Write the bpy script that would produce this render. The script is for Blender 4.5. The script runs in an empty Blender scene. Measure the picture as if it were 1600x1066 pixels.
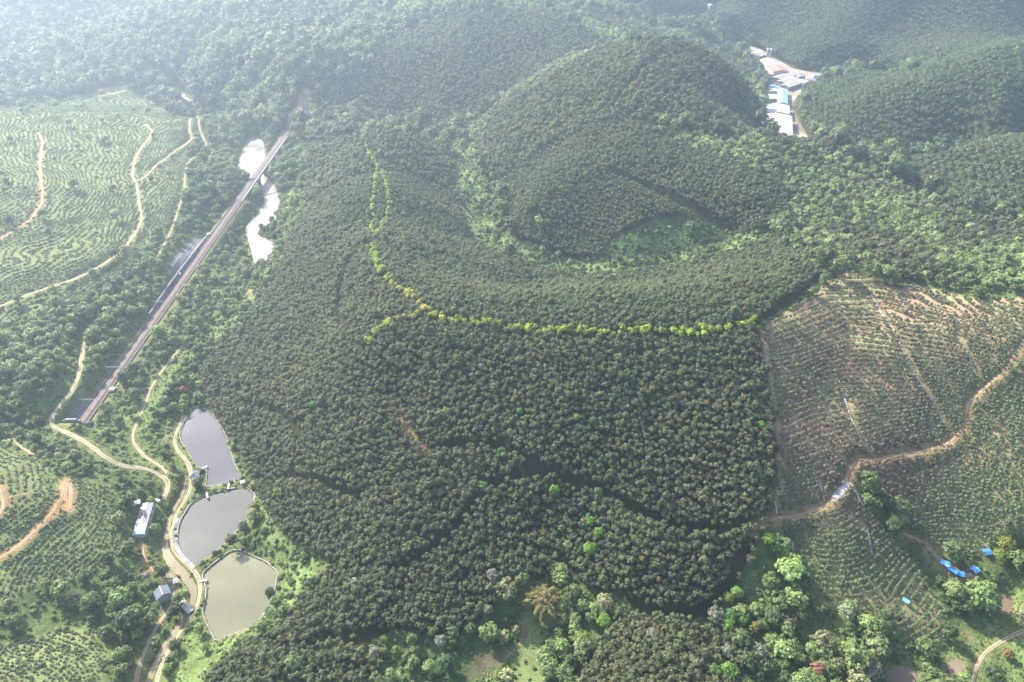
import bpy, bmesh, math, random
import numpy as np
from mathutils import Vector, Matrix

R = math.radians
SC = bpy.context.scene
COL = SC.collection

# ------------------------------------------------------------------ camera, sky, sun, exposure
CAM_H, PITCH, FPX = 300.0, R(37.0), 1066.7          # metres above the valley floor, tilt down, focal length in photo pixels
cam_d = bpy.data.cameras.new('drone_camera')
cam_d.lens, cam_d.sensor_width, cam_d.sensor_fit = 24.0, 36.0, 'HORIZONTAL'
cam_d.clip_start, cam_d.clip_end = 1.0, 20000.0
cam = bpy.data.objects.new('drone_camera', cam_d)
cam.location = (0, 0, CAM_H)
cam.rotation_euler = (math.pi / 2 - PITCH, 0, 0)
COL.objects.link(cam)
SC.camera = cam

SUN_EL, SUN_AZ = R(39.0), R(-46.0)                   # azimuth from +Y, negative = to the left
world = bpy.data.worlds.new('World')
SC.world = world
world.use_nodes = True
wn = world.node_tree
wn.nodes.clear()
sky = wn.nodes.new('ShaderNodeTexSky')
sky.sky_type = 'NISHITA'
sky.sun_disc = False
sky.sun_elevation = SUN_EL
sky.sun_rotation = SUN_AZ
sky.air_density, sky.dust_density, sky.ozone_density = 1.0, 2.0, 1.0
bg = wn.nodes.new('ShaderNodeBackground')
bg.inputs['Strength'].default_value = 0.15
wo = wn.nodes.new('ShaderNodeOutputWorld')
wn.links.new(sky.outputs[0], bg.inputs[0])
wn.links.new(bg.outputs[0], wo.inputs[0])

sun_d = bpy.data.lights.new('sun', 'SUN')
sun_d.energy, sun_d.angle, sun_d.color = 5.0, R(0.5), (1.0, 0.95, 0.87)
sun = bpy.data.objects.new('sun', sun_d)
sd = Vector((math.sin(SUN_AZ) * math.cos(SUN_EL), math.cos(SUN_AZ) * math.cos(SUN_EL), math.sin(SUN_EL)))
sun.rotation_euler = sd.to_track_quat('Z', 'Y').to_euler()
sun.location = sd * 3000
COL.objects.link(sun)

SC.view_settings.view_transform = 'Standard'
SC.view_settings.look = 'None'
SC.view_settings.gamma = 1.0
SC.view_settings.use_curve_mapping = False
SC.view_settings.exposure = 1.45
SC.render.engine = 'CYCLES'
SC.cycles.max_bounces = 5
SC.cycles.diffuse_bounces = 2
SC.cycles.glossy_bounces = 2
SC.cycles.transmission_bounces = 3
SC.cycles.transparent_max_bounces = 4
SC.cycles.volume_bounces = 0
SC.cycles.use_denoising = True
SC.cycles.denoiser = 'OPENIMAGEDENOISE'
SC.cycles.denoising_input_passes = 'RGB_ALBEDO_NORMAL'
SC.cycles.denoising_prefilter = 'ACCURATE'
SC.cycles.use_adaptive_sampling = True
SC.cycles.adaptive_threshold = 0.01

# ------------------------------------------------------------------ small maths
rng = np.random.default_rng(7)
random.seed(7)
CP, SP = math.cos(PITCH), math.sin(PITCH)

def ray(u, v):
    a, b = (np.asarray(u, float) - 800) / FPX, (np.asarray(v, float) - 533) / FPX
    return np.stack([a, CP - b * SP, -SP - b * CP], -1)      # depth-1 direction

def on_level(u, v, z):
    """Survey point: where the sight line of photo pixel (u, v) meets the level z."""
    d = ray(u, v)
    t = (z - CAM_H) / d[..., 2]
    return np.stack([d[..., 0] * t, d[..., 1] * t], -1)

def seen_at(x, y, z):
    dz = np.asarray(z, float) - CAM_H
    dep = y * CP - dz * SP
    dep = np.where(dep < 1, 1, dep)
    return 800 + FPX * x / dep, 533 - FPX * (y * SP + dz * CP) / dep, dep

def _hash(ix, iy, s):
    h = (ix.astype(np.int64) * 374761393 + iy.astype(np.int64) * 668265263 + s * 1442695041) & 0x7fffffff
    h = ((h ^ (h >> 13)) * 1274126177) & 0x7fffffff
    return ((h ^ (h >> 16)) & 0xffff) / 65535.0

def vnoise(x, y, s=0):
    ix, iy = np.floor(x), np.floor(y)
    fx, fy = x - ix, y - iy
    fx, fy = fx * fx * (3 - 2 * fx), fy * fy * (3 - 2 * fy)
    a, b = _hash(ix, iy, s), _hash(ix + 1, iy, s)
    c, d = _hash(ix, iy + 1, s), _hash(ix + 1, iy + 1, s)
    return (a + (b - a) * fx) * (1 - fy) + (c + (d - c) * fx) * fy

def fbm(x, y, wave, s=0, octs=4):
    t, amp, tot = 0, 1, 0
    for k in range(octs):
        t = t + amp * (vnoise(x / wave * 2 ** k + 31 * k, y / wave * 2 ** k - 17 * k, s + k) - .5)
        tot += amp
        amp *= .5
    return t / tot * 2                                         # about -1..1

def sstep(a, b, x):
    t = np.clip((x - a) / (b - a), 0, 1)
    return t * t * (3 - 2 * t)

def densify(p, step):
    p = np.asarray(p, float)
    out = [p[:1]]
    for a, b in zip(p[:-1], p[1:]):
        n = max(1, int(math.ceil(np.linalg.norm(b - a) / step)))
        out.append(a + (b - a) * (np.arange(1, n + 1) / n)[:, None])
    return np.concatenate(out)

def smooth_line(p, n=3):
    """Corner cutting (Chaikin) that keeps the ends."""
    p = np.asarray(p, float)
    for _ in range(n):
        q, r = p[:-1] * .75 + p[1:] * .25, p[:-1] * .25 + p[1:] * .75
        m = np.empty((2 * len(q), p.shape[1]))
        m[0::2], m[1::2] = q, r
        p = np.concatenate([p[:1], m, p[-1:]])
    return p

def smooth_ring(p, n=2):
    p = np.asarray(p, float)
    for _ in range(n):
        nx = np.roll(p, -1, 0)
        m = np.empty((2 * len(p), p.shape[1]))
        m[0::2], m[1::2] = p * .75 + nx * .25, p * .25 + nx * .75
        p = m
    return p

def inside(px, py, poly):
    poly = np.asarray(poly, float)
    r = np.zeros(np.shape(px), bool)
    x0, y0 = poly[:, 0], poly[:, 1]
    x1, y1 = np.roll(x0, -1), np.roll(y0, -1)
    for a, b, c, d in zip(x0, y0, x1, y1):
        if b == d:
            continue
        r ^= ((b > py) != (d > py)) & (px < (c - a) * (py - b) / (d - b) + a)
    return r

# ------------------------------------------------------------------ the lie of the land: surveyed spot heights (photo pixel, height in metres)
SPOTS = """
130 662 9;230 510 8;300 400 8;360 310 7;400 300 3;430 225 3;455 200 8;300 560 4;230 620 5;270 650 3;320 630 1;330 740 0;340 810 0;380 900 0;360 960 0;425 890 2;
398 770 2;265 860 0;245 1000 0;225 705 4;268 745 4;225 812 6;248 930 3;240 1060 1;390 240 -3;425 310 -3;415 390 -3;290 150 -2;335 175 -2;350 460 3;300 500 5;450 260 8;
60 200 44;0 475 28;215 300 28;60 320 42;0 300 50;65 215 43;0 200 50;230 200 27;310 185 18;150 172 34;100 140 4;30 150 8;100 500 20;0 560 22;100 560 20;
125 560 17;75 650 18;180 430 22;250 400 19;190 500 14;160 560 13;95 668 18;180 715 13;260 745 5;120 250 38;120 400 32;230 235 26;280 260 20;280 330 16;330 260 10;
0 720 31;100 750 23;0 800 29;0 870 23;100 850 18;180 800 14;200 880 9;100 930 11;0 960 20;180 930 6;30 1000 14;0 1066 24;100 1066 19;180 1040 9;212 960 4;50 620 25;0 640 27;
575 222 46;585 300 58;587 375 65;600 430 69;660 495 74;750 515 77;900 530 79;1050 526 80;1185 511 81;1250 465 82;1310 425 84;1400 445 84;1500 460 87;1600 465 92;
575 548 66;480 560 38;400 600 19;330 590 7;360 690 4;430 700 17;390 560 13;420 470 15;440 380 10;470 330 16;480 260 16;500 400 38;520 480 48;520 640 42;
660 700 46;750 650 53;900 640 60;1050 640 61;1180 650 61;620 620 54;560 700 38;480 760 23;750 720 43;850 745 39;950 770 38;1050 822 31;1180 815 34;1000 720 49;
700 860 22;600 890 20;500 880 10;450 900 3;560 960 14;650 960 11;720 1010 4;770 980 4;770 1060 2;835 980 5;800 900 19;870 880 17;850 800 28;780 800 31;
1000 860 31;1050 895 24;1120 900 19;950 915 18;1000 962 12;1100 972 11;1160 905 16;1180 862 25;1020 1010 17;1030 1066 16;1120 1040 8;920 960 12;890 1030 4;1200 1000 6;1200 930 13;1170 1060 5;
400 1010 11;450 980 12;330 1060 6;400 1066 15;500 1060 13;600 1040 7;280 1020 1;
1200 560 73;1200 700 54;1215 800 34;1320 500 76;1400 560 69;1500 540 75;1600 540 81;1320 620 58;1420 640 54;1500 660 50;1600 620 63;1330 722 43;1320 765 36;1420 705 41;1400 800 25;1300 830 29;
1240 850 24;1300 900 18;1400 900 13;1450 860 13;1500 760 30;1550 720 41;1600 760 37;1550 830 19;1500 885 11;1600 850 20;1450 950 8;1400 1000 7;1300 980 10;1300 1060 7;1550 960 2;1500 1040 1;1600 1000 2;1410 1050 1;
620 350 55;680 330 36;700 280 26;640 222 40;560 232 40;640 188 4;560 186 6;715 215 10;725 260 14;745 330 17;780 378 21;860 408 26;950 412 30;1050 402 36;1130 382 43;1190 352 60;
800 460 52;950 460 57;1100 450 63;700 430 55;1200 420 70;1220 380 62;800 350 38;900 372 36;1000 378 44;1100 372 50;1170 360 60;850 280 62;950 280 69;1050 310 66;1150 330 66;760 240 30;
800 200 52;850 180 74;950 200 89;1000 190 93;1060 230 81;1150 260 74;1230 270 70;1240 310 66;950 110 110;1030 70 120;1100 90 106;1160 135 86;1080 160 96;1165 200 59;870 118 88;800 152 52;
1120 220 76;1200 232 75;1220 226 74;1300 240 68;1300 330 68;1400 350 68;1400 300 61;1370 272 58;1500 400 76;1500 336 66;1450 295 52;1560 370 68;1600 400 78;
1215 205 30;1215 150 30;1200 120 30;1180 88 30;1150 74 30;1105 20 34;1090 45 34;1250 125 31;1290 122 35;1350 112 44;1420 112 50;1250 98 38;1300 50 70;1400 30 84;1200 22 66;1150 42 58;1500 40 86;1540 76 76;
1600 30 96;1450 85 62;1200 -30 108;1400 -30 128;1600 -30 138;1242 145 34;1252 192 35;1330 228 38;1400 244 40;1500 230 52;1590 216 66;1350 170 66;1450 180 74;1550 170 89;1300 125 54;1420 122 82;1500 97 102;1600 76 120;
1405 262 44;1480 312 56;1600 330 74;1450 256 58;1530 240 80;1600 228 96;1550 280 78;1425 285 48;
200 140 5;300 185 1;370 180 1;470 178 14;500 200 6;540 198 8;250 90 30;350 100 45;450 110 50;400 140 24;520 140 30;300 140 16;130 78 26;200 55 44;300 25 63;420 15 71;520 0 70;480 60 57;
60 130 10;90 100 14;105 60 22;140 33 34;40 60 34;0 100 26;0 30 48;60 10 58;200 -12 70;300 -24 78;620 60 66;720 16 92;800 10 92;900 32 88;940 58 82;600 130 34;700 120 48;800 100 56;860 112 64;
650 182 12;720 190 16;560 80 56;780 152 36;560 20 70;640 8 78;960 25 74;1000 32 52;1050 50 34;1030 12 64;1060 0 72
"""
_s = np.array([[float(k) for k in e.split()] for e in SPOTS.replace('\n', ' ').split(';') if e.strip()])
_xy = on_level(_s[:, 0], _s[:, 1], _s[:, 2])
_pts = [(a, b, c) for (a, b), c in zip(_xy, _s[:, 2])]
# ground the photograph cannot see: behind crests, beyond the frame and behind the camera
_pts += [(-250, 40, 14), (-100, 60, 6), (60, 60, 8), (250, 60, 10), (420, 150, 20), (520, 250, 40), (640, 420, 70), (-420, 250, 46), (-520, 420, 56), (-600, 640, 60), (-640, 760, 46),
         (-820, 980, 44), (-1150, 1350, 80), (-600, 1550, 110), (0, 1750, 130), (600, 1700, 140), (1200, 1500, 150), (860, 720, 104), (720, 520, 90), (0, -300, 30), (-600, -300, 40),
         (600, -300, 40), (-1500, 400, 60), (1500, 400, 90), (-2000, 2600, 120), (0, 3200, 150), (2000, 2600, 150), (-2500, 0, 60), (2500, 0, 60), (0, -1500, 40), (-4000, 5000, 120), (4000, 5000, 120),
         (270, 668, 40), (160, 900, 60), (-60, 1150, 66), (-130, 800, 6)]
_pts = np.array(_pts)
def _tps(d2):
    return d2 * np.log(d2 + 1e-9) * .5
_S = 400.0
def _fit(p):
    q = p[:, :2] / _S
    n = len(q)
    d2 = ((q[:, None] - q[None]) ** 2).sum(-1)
    A = np.zeros((n + 3, n + 3))
    A[:n, :n] = _tps(d2) + np.eye(n) * 2e-4
    A[:n, n], A[:n, n + 1:] = 1, q
    A[n:, :n] = A[:n, n:].T
    return q, np.linalg.solve(A, np.concatenate([p[:, 2], [0, 0, 0]]))
_q, _w = _fit(_pts)

def axis(lo, hi, fine, coarse_at):
    a = list(np.arange(lo, hi + .01, fine))
    s, x = fine, hi
    while x < coarse_at[1]:
        s = min(s * 1.035, 60)
        x += s
        a.append(x)
    s, x = fine, lo
    while x > coarse_at[0]:
        s = min(s * 1.035, 60)
        x -= s
        a.insert(0, x)
    return np.array(a)
GX = axis(-470, 560, 2.2, (-5000, 5000))
GY = axis(110, 800, 2.2, (-2000, 6500))
MX, MY = np.meshgrid(GX, GY)                               # rows = y
Z = np.zeros(MX.size)
_f = np.stack([MX.ravel(), MY.ravel()], -1) / _S
for i in range(0, len(_f), 20000):
    b = _f[i:i + 20000]
    d2 = ((b[:, None] - _q[None]) ** 2).sum(-1)
    Z[i:i + 20000] = _tps(d2) @ _w[:-3] + _w[-3] + b @ _w[-2:]
Z = Z.reshape(MX.shape)
Z = np.clip(Z, -4, 230)
_rough = sstep(2, 25, Z)
Z += _rough * (fbm(MX, MY, 95, 3, 4) * 5.5 + fbm(MX, MY, 26, 9, 3) * 1.6)
_far = sstep(1500, 2600, np.hypot(MX, MY))
Z += _far * fbm(MX, MY, 620, 21, 4) * 60

def zat(x, y, A=None):
    A = Z if A is None else A
    x, y = np.asarray(x, float), np.asarray(y, float)
    i = np.clip(np.searchsorted(GX, x) - 1, 0, len(GX) - 2)
    j = np.clip(np.searchsorted(GY, y) - 1, 0, len(GY) - 2)
    fx = np.clip((x - GX[i]) / (GX[i + 1] - GX[i]), 0, 1)
    fy = np.clip((y - GY[j]) / (GY[j + 1] - GY[j]), 0, 1)
    return (A[j, i] * (1 - fx) + A[j, i + 1] * fx) * (1 - fy) + (A[j + 1, i] * (1 - fx) + A[j + 1, i + 1] * fx) * fy

def survey(uv):
    """Photo pixels -> points on the ground (sight line walked until it goes under the surface)."""
    uv = np.atleast_2d(np.asarray(uv, float))
    d = ray(uv[:, 0], uv[:, 1])
    t = np.full(len(uv), 120.0)
    done = np.zeros(len(uv), bool)
    prev = t.copy()
    for _ in range(1500):
        x, y, z = d[:, 0] * t, d[:, 1] * t, CAM_H + d[:, 2] * t
        g = z - zat(x, y)
        hit = (g <= 0) & ~done
        done |= hit
        if done.all():
            break
        prev = np.where(done, prev, t)
        t = np.where(done, t, t + np.clip(g * .5, .6, 12))
    lo, hi = prev, t
    for _ in range(12):
        m = (lo + hi) / 2
        g = CAM_H + d[:, 2] * m - zat(d[:, 0] * m, d[:, 1] * m)
        lo, hi = np.where(g > 0, m, lo), np.where(g > 0, hi, m)
    return np.stack([d[:, 0] * hi, d[:, 1] * hi, CAM_H + d[:, 2] * hi], -1)

# ------------------------------------------------------------------ lines and outlines surveyed from the photograph
def P(txt):
    return np.array([[float(k) for k in e.split()] for e in txt.split(';')])

TRACKS = [  # name, label, half width, sun-bleached (0) to red earth (1), pixels
    ('dirt_road', 'pale dirt road winding down past the tunnel mouth to the turning place', 1.9, .05,
     P('162 490;152 501;137 521;132 535;128 555;124 586;114 611;94 631;79 652;82 666;109 678;132 690;165 715;190 727;233 734;256 745;264 755;260 771;255 781')),
    ('dirt_road', 'pale dirt road along the outer bank of the fish ponds', 1.7, .08,
     P('287 649;276 674;272 692;279 707;294 722;300 745;298 766;284 790;277 798;269 820;266 841;272 861;289 880;307 897;314 912;313 933;308 953;302 962;290 976;273 999;261 1018;250 1044;245 1065;240 1090')),
    ('dirt_track', 'narrow lane from the small house down the left bank of the muddy channel', 1.2, .2, P('276 922;271 934;267 949;252 968;240 988;225 1020;213 1049;206 1075')),
    ('dirt_track', 'grassy two-rut track through the meadow beside the railway', 1.3, .12, P('286 540;268 560;251 583;236 606;228 631;215 659;206 680;210 695;228 715;253 730;262 740')),
    ('footpath', 'pale footpath from the meadow track to the railway', .7, .1, P('235 606;215 609;186 609')),
    ('dirt_track', 'broken track along the wooded slope above the cutting', 1.5, .25, P('249 398;258 380;268 361;279 328;289 298;291 265;296 251;324 228;312 203;319 180')),
    ('dirt_track', 'pale track over the end of the terraced spur', 1.9, .12, P('309 177;296 203;301 218;279 233;248 256;236 268;225 279;214 284')),
    ('dirt_road', 'long bleached track that curves round the terraced spur to the edge', 1.9, .15,
     P('227 194;238 205;234 215;220 233;208 263;207 276;214 288;217 313;222 341;215 359;195 387;165 412;122 435;76 450;38 463;0 479;-40 494')),
    ('dirt_track', 'reddish track that curves over the upper terraces', 1.7, .4, P('59 207;67 220;62 253;63 273;67 300;66 318;51 341;25 359;0 374;-40 392')),
    ('dirt_road', 'distant pale road climbing the hazy valley', 4.0, .1, P('175 30;142 33;119 42;109 51;110 63;96 76;87 91;99 101;96 116;68 132;30 144;32 155')),
    ('dirt_track', 'distant track below the red-leaved tree', 2.6, .2, P('155 151;178 146;195 142')),
    ('dirt_track', 'orange earth track down the lower terraces', 1.6, .85, P('100 752;101 771;86 794;84 799;63 821;33 852;0 873;-40 893')),
    ('dirt_track', 'short orange branch of the lower terrace track', 1.3, .75, P('102 755;111 760;111 778;109 797')),
    ('dirt_track', 'short brown track at the left end of the lower terraces', 1.3, .5, P('-20 740;0 765;6 785;3 800;-25 830')),
    ('footpath', 'pale footpath at the foot of the scrub above the lower terraces', .8, .2, P('18 682;30 697;53 711')),
    ('footpath', 'thin pale path across the lower terraces', .5, .1, P('0 781;22 775;48 771')),
    ('dirt_road', 'brown road cut along the young plantation on the right', 1.0, .45,
     P('1640 470;1620 500;1598 535;1572 578;1550 596;1512 629;1508 657;1494 684;1474 697;1443 705;1403 710;1365 719;1347 716;1332 725;1324 738;1321 758;1301 783;1276 797;1246 807;1213 808;1180 822')),
    ('dirt_track', 'dirt track beside the blue tarpaulin shelters', 1.3, .45, P('1412 832;1438 844;1458 864;1474 880;1491 895;1504 901;1520 898')),
    ('dirt_track', 'pale rutted track through the meadow at the lower right corner', 1.4, .2, P('1640 968;1600 985;1567 1001;1539 1019;1527 1039;1519 1064;1514 1090')),
    ('footpath', 'red earth path showing between the trees of the main slope', .42, .75, P('607 618;616 631;623 649;635 672;653 692;664 707')),
    ('footpath', 'brown path round the small terraced field at the bottom', .3, .25, P('790 1030;800 1019;815 1004;819 978;808 968')),
    ('footpath', 'orange path beside the muddy channel below the long shed', .7, .5, P('224 838;222 862;230 880;240 893')),
    ('village_road', 'pale village road behind the hill', 2.0, .05, P('1092 52;1078 43;1072 38')),
    ('village_road', 'sandy village road beside the far bend', 3.0, .2, P('1112 45;1103 32;1101 24;1106 18')),
]
STEPS = [P('1357 447;1367 473;1382 496;1400 521;1410 548;1424 573;1436 595;1451 620;1466 644;1481 671'), P('1309 593;1319 619;1327 649;1339 674;1352 702'),
         P('1327 757;1339 771;1351 798'), P('1355 826;1358 845;1362 864'), P('1278 748;1289 781'), P('1499 532;1517 565;1528 593'), P('1211 782;1214 802')]
STEP_LABELS = ['longest pale concrete stair path running down the young plantation', 'pale concrete stair path down the middle of the young plantation', 'pale concrete stair path just below the bare slope by the plantation road',
               'short lowest concrete stair path among the bright green rows', 'short concrete stair path left of the bare pale slope', 'faint concrete stair path high on the right of the young plantation', 'short concrete stair path at the dark forest edge']
POND = [P('303 636;319 639;337 654;352 679;360 705;367 728;377 743;375 749;352 757;321 762;323 753;324 733;307 730;294 705;284 692;281 679;286 664;295 649'),
        P('383 761;400 775;394 787;387 813;373 826;360 843;334 867;306 885;285 867;278 850;278 831;283 813;300 786;323 774;356 766'),
        P('360 862;374 860;395 870;416 879;434 895;430 920;422 941;412 962;398 977;376 988;356 995;338 1004;317 960;323 931;323 918;316 899;323 891;345 873')]
RIVER = P('388 212;411 217;415 241;416 262;421 280;430 292;432 299;438 309;434 326;438 338;423 350;404 358;401 367;420 375;440 385;446 394;433 404;413 414;405 423;397 414;392 390;386 372;381 353;401 338;406 328;415 314;410 302;408 290;392 287;384 277;369 264;379 236')
POOLS = [(P('271 142;281 135;288 142;289 152;312 164;306 170;291 158;268 157'), -1.5), (P('257 675;262 676;263 692;257 690'), 1.2), (P('1568 927;1585 936;1581 954;1572 963;1555 954;1555 943'), 3.5),
         (P('1475 1036;1495 1026;1507 1038;1506 1049;1488 1059'), 2.0), (P('1380 1042;1413 1040;1440 1053;1437 1068;1385 1078'), 2.0), (P('1573 881;1586 878;1601 893;1600 900;1584 892'), 6.0)]
CANAL = P('290 745 0.67;287 772 0.81;270 800 0.96;261 830 1.11;257 858 1.41;266 878 2.07;288 899 2.00;303 920 1.63;303 938 1.11;288 966 1.41;268 994 1.55;250 1022 1.48;238 1046 1.26;226 1080 1.26')
GAPS = [P('1290 425;1250 463;1188 500;1186 518'), P('664 707;700 706;760 696;800 711;860 745;940 770;975 795;1040 826;1100 833;1160 830;1205 812'), P('608 892;640 890;680 862;720 820;735 795;765 760;800 748;850 746'),
        P('440 750;490 752;530 770;560 780'), P('590 383;560 400;540 425;530 460;528 500;545 522'), P('590 384;640 400;700 404;740 424;790 441;830 445;900 432;1030 414'), P('1040 85;990 130;958 176'),
        P('955 272;1060 320;1150 365'), P('470 1010;530 1000;605 990'), P('1165 857;1130 930;1080 970;1010 960;955 930'), P('1186 518;1196 560;1212 650;1211 740;1211 800'), P('1310 425;1330 420;1400 440;1500 458;1600 467'),
        P('410 640;460 665;470 690'), P('1000 535;998 560'), P('1600 462;1640 470'), P('880 878;905 920;925 945')]
YELLOW = [P('567 222;574 240;582 255;590 266'), P('592 264;588 280;588 300;583 330;585 350;580 365;588 377'), P('597 272;606 300;610 325;606 340;598 360;590 374'), P('584 392;588 420;605 445;640 470;660 485;666 497'),
          P('666 497;700 509;750 515;800 523;860 527;920 530;1000 527;1040 527;1080 534;1120 525;1180 511'), P('575 548;590 528;610 512;635 505;662 500')]

RAIL_Z = 8.5
RA, RB = on_level(118, 672, RAIL_Z), on_level(460.5, 190, RAIL_Z)
RDIR = (RB - RA) / np.linalg.norm(RB - RA)
RNRM = np.array([-RDIR[1], RDIR[0]])                           # to the left of the line, uphill
RLEN = float(np.linalg.norm(RB - RA))
def rail_pt(s, off=0.0):
    return RA + RDIR * s + RNRM * off
def rail_s(u, v, z=RAIL_Z):
    return float((on_level(u, v, z) - RA) @ RDIR)
BR0, BR1 = rail_s(366, 313), rail_s(443, 213)                  # bridge over the river

# ------------------------------------------------------------------ cut and fill
def near_grid(poly, pad):
    i0, i1 = np.searchsorted(GX, poly[:, 0].min() - pad), np.searchsorted(GX, poly[:, 0].max() + pad)
    j0, j1 = np.searchsorted(GY, poly[:, 1].min() - pad), np.searchsorted(GY, poly[:, 1].max() + pad)
    return slice(j0, j1), slice(i0, i1)

def line_dist(x, y, line):
    """Distance to a polyline and the (fractional) index of the nearest point."""
    best, idx = np.full(x.shape, 1e9), np.zeros(x.shape)
    for k, (a, b) in enumerate(zip(line[:-1, :2], line[1:, :2])):
        d = b - a
        L = max(d @ d, 1e-9)
        t = np.clip(((x - a[0]) * d[0] + (y - a[1]) * d[1]) / L, 0, 1)
        q = np.hypot(x - a[0] - t * d[0], y - a[1] - t * d[1])
        m = q < best
        best, idx = np.where(m, q, best), np.where(m, k + t, idx)
    return best, idx

def carve_line(line, zs, half, blend):
    js, is_ = near_grid(line, half + blend)
    x, y = MX[js, is_], MY[js, is_]
    if x.size == 0:
        return
    d, k = line_dist(x, y, line)
    tz = np.interp(k, np.arange(len(line)), zs)
    w = 1 - sstep(half, half + blend, d)
    Z[js, is_] = Z[js, is_] * (1 - w) + tz * w

def carve_ring(ring, bed, bank, blend, lip=1.5):
    js, is_ = near_grid(ring, lip + blend)
    x, y = MX[js, is_], MY[js, is_]
    inn = inside(x, y, ring)
    d, _ = line_dist(x, y, np.concatenate([ring, ring[:1]]))
    z = Z[js, is_]
    w = 1 - sstep(lip, lip + blend, d)
    z = np.where(inn, z, z * (1 - w) + np.maximum(np.minimum(z, bank + .0), bank) * w)
    Z[js, is_] = np.where(inn, bed * sstep(0, 1.2, d) + bank * (1 - sstep(0, 1.2, d)), z)

track_xyz = []
for name, label, half, red, px in TRACKS:
    half = half * .78
    ln = smooth_line(densify(survey(px)[:, :2], 14), 3)
    ln = densify(ln, 2.0)
    zz = zat(ln[:, 0], ln[:, 1])
    k = 9
    zz = np.convolve(np.pad(zz, k, mode='edge'), np.ones(2 * k + 1) / (2 * k + 1), 'valid')
    track_xyz.append((name, label, half, red, ln, zz))
gap_xy = [densify(smooth_line(survey(px)[:, :2], 3), 2.0) for px in GAPS]
step_xy = [densify(smooth_line(survey(px)[:, :2], 2), 1.5) for px in STEPS]
yellow_xy = [densify(smooth_line(survey(px)[:, :2], 2), 1.0) for px in YELLOW]

for _, _, half, _, ln, zz in track_xyz:
    carve_line(ln, zz, half + 1.3, 2.4 + half)
for ln in gap_xy:                                              # benches of the plantation paths
    zz = zat(ln[:, 0], ln[:, 1])
    zz = np.convolve(np.pad(zz, 7, mode='edge'), np.ones(15) / 15, 'valid')
    carve_line(ln, zz - .8, 1.2, 1.6)
_rs = np.arange(0, RLEN + .1, 4)
for a, b in ((0, BR0), (BR1, RLEN)):
    s = np.linspace(a, b, 40)
    ln = np.array([rail_pt(k) for k in s])
    carve_line(ln, np.full(len(ln), RAIL_Z - .9), 6.2, 4.5)
# the hill in front of each tunnel mouth
def portal_hill(s0, sign, top, reach):
    c = rail_pt(s0)
    js, is_ = near_grid(np.array([c, c]), reach + 14)
    dx, dy = MX[js, is_] - c[0], MY[js, is_] - c[1]
    al, ac = (dx * RDIR[0] + dy * RDIR[1]) * sign, np.abs(dx * RNRM[0] + dy * RNRM[1])
    w = sstep(.2, 2.4, al) * (1 - sstep(reach * .5, reach, al)) * (1 - sstep(5, 14, ac))
    Z[js, is_] = Z[js, is_] * (1 - w) + np.maximum(Z[js, is_], top) * w
portal_hill(0, -1, 16.6, 16)
portal_hill(RLEN, 1, 19.5, 40)
river_xy = smooth_ring(on_level(RIVER[:, 0], RIVER[:, 1], -3.0), 2)
carve_ring(river_xy, -4.6, -2.4, 7, 1.0)
pond_xy = [smooth_ring(densify(np.concatenate([p, p[:1]]), 9)[:-1], 1) for p in (on_level(q[:, 0], q[:, 1], 0.0) for q in POND)]
for p in pond_xy:
    carve_ring(p, -1.6, 1.0, 5, 2.2)
cv = on_level(CANAL[:, 0], CANAL[:, 1], -.2)
canal_xyw = densify(smooth_line(np.concatenate([cv, CANAL[:, 2:]], 1), 3), 2.0)
canal_lev = np.linspace(.35, -.75, len(canal_xyw))
_js, _is = near_grid(canal_xyw[:, :2], 14)
_d, _k = line_dist(MX[_js, _is], MY[_js, _is], canal_xyw)
_hw = np.interp(_k, np.arange(len(canal_xyw)), canal_xyw[:, 2])
_lv = np.interp(_k, np.arange(len(canal_xyw)), canal_lev)
_w = 1 - sstep(_hw + .3, _hw + 4.5, _d)
_t = np.where(_d < _hw, _lv - 1.3, np.where(_d < _hw + .9, _lv + .1, _lv + .9))
Z[_js, _is] = Z[_js, _is] * (1 - _w) + _t * _w
pool_xy = []
for px, lv in POOLS:
    r = smooth_ring(on_level(px[:, 0], px[:, 1], lv), 2)
    pool_xy.append((r, lv))
    carve_ring(r, lv - 1.2, lv + .35, 6, 1.2)
VILLAGE = on_level(*P('1186 76;1204 88;1240 108;1262 112;1345 116;1345 128;1262 134;1246 150;1236 168;1266 221;1194 221;1196 150;1204 125;1182 100;1148 82;1146 68').T, 30.0)
_js, _is = near_grid(VILLAGE, 26)
_d, _ = line_dist(MX[_js, _is], MY[_js, _is], np.concatenate([VILLAGE, VILLAGE[:1]]))
_d = np.where(inside(MX[_js, _is], MY[_js, _is], VILLAGE), 0, _d)
_w = 1 - sstep(4, 24, _d)
Z[_js, _is] = Z[_js, _is] * (1 - _w) + 30.0 * _w

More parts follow.
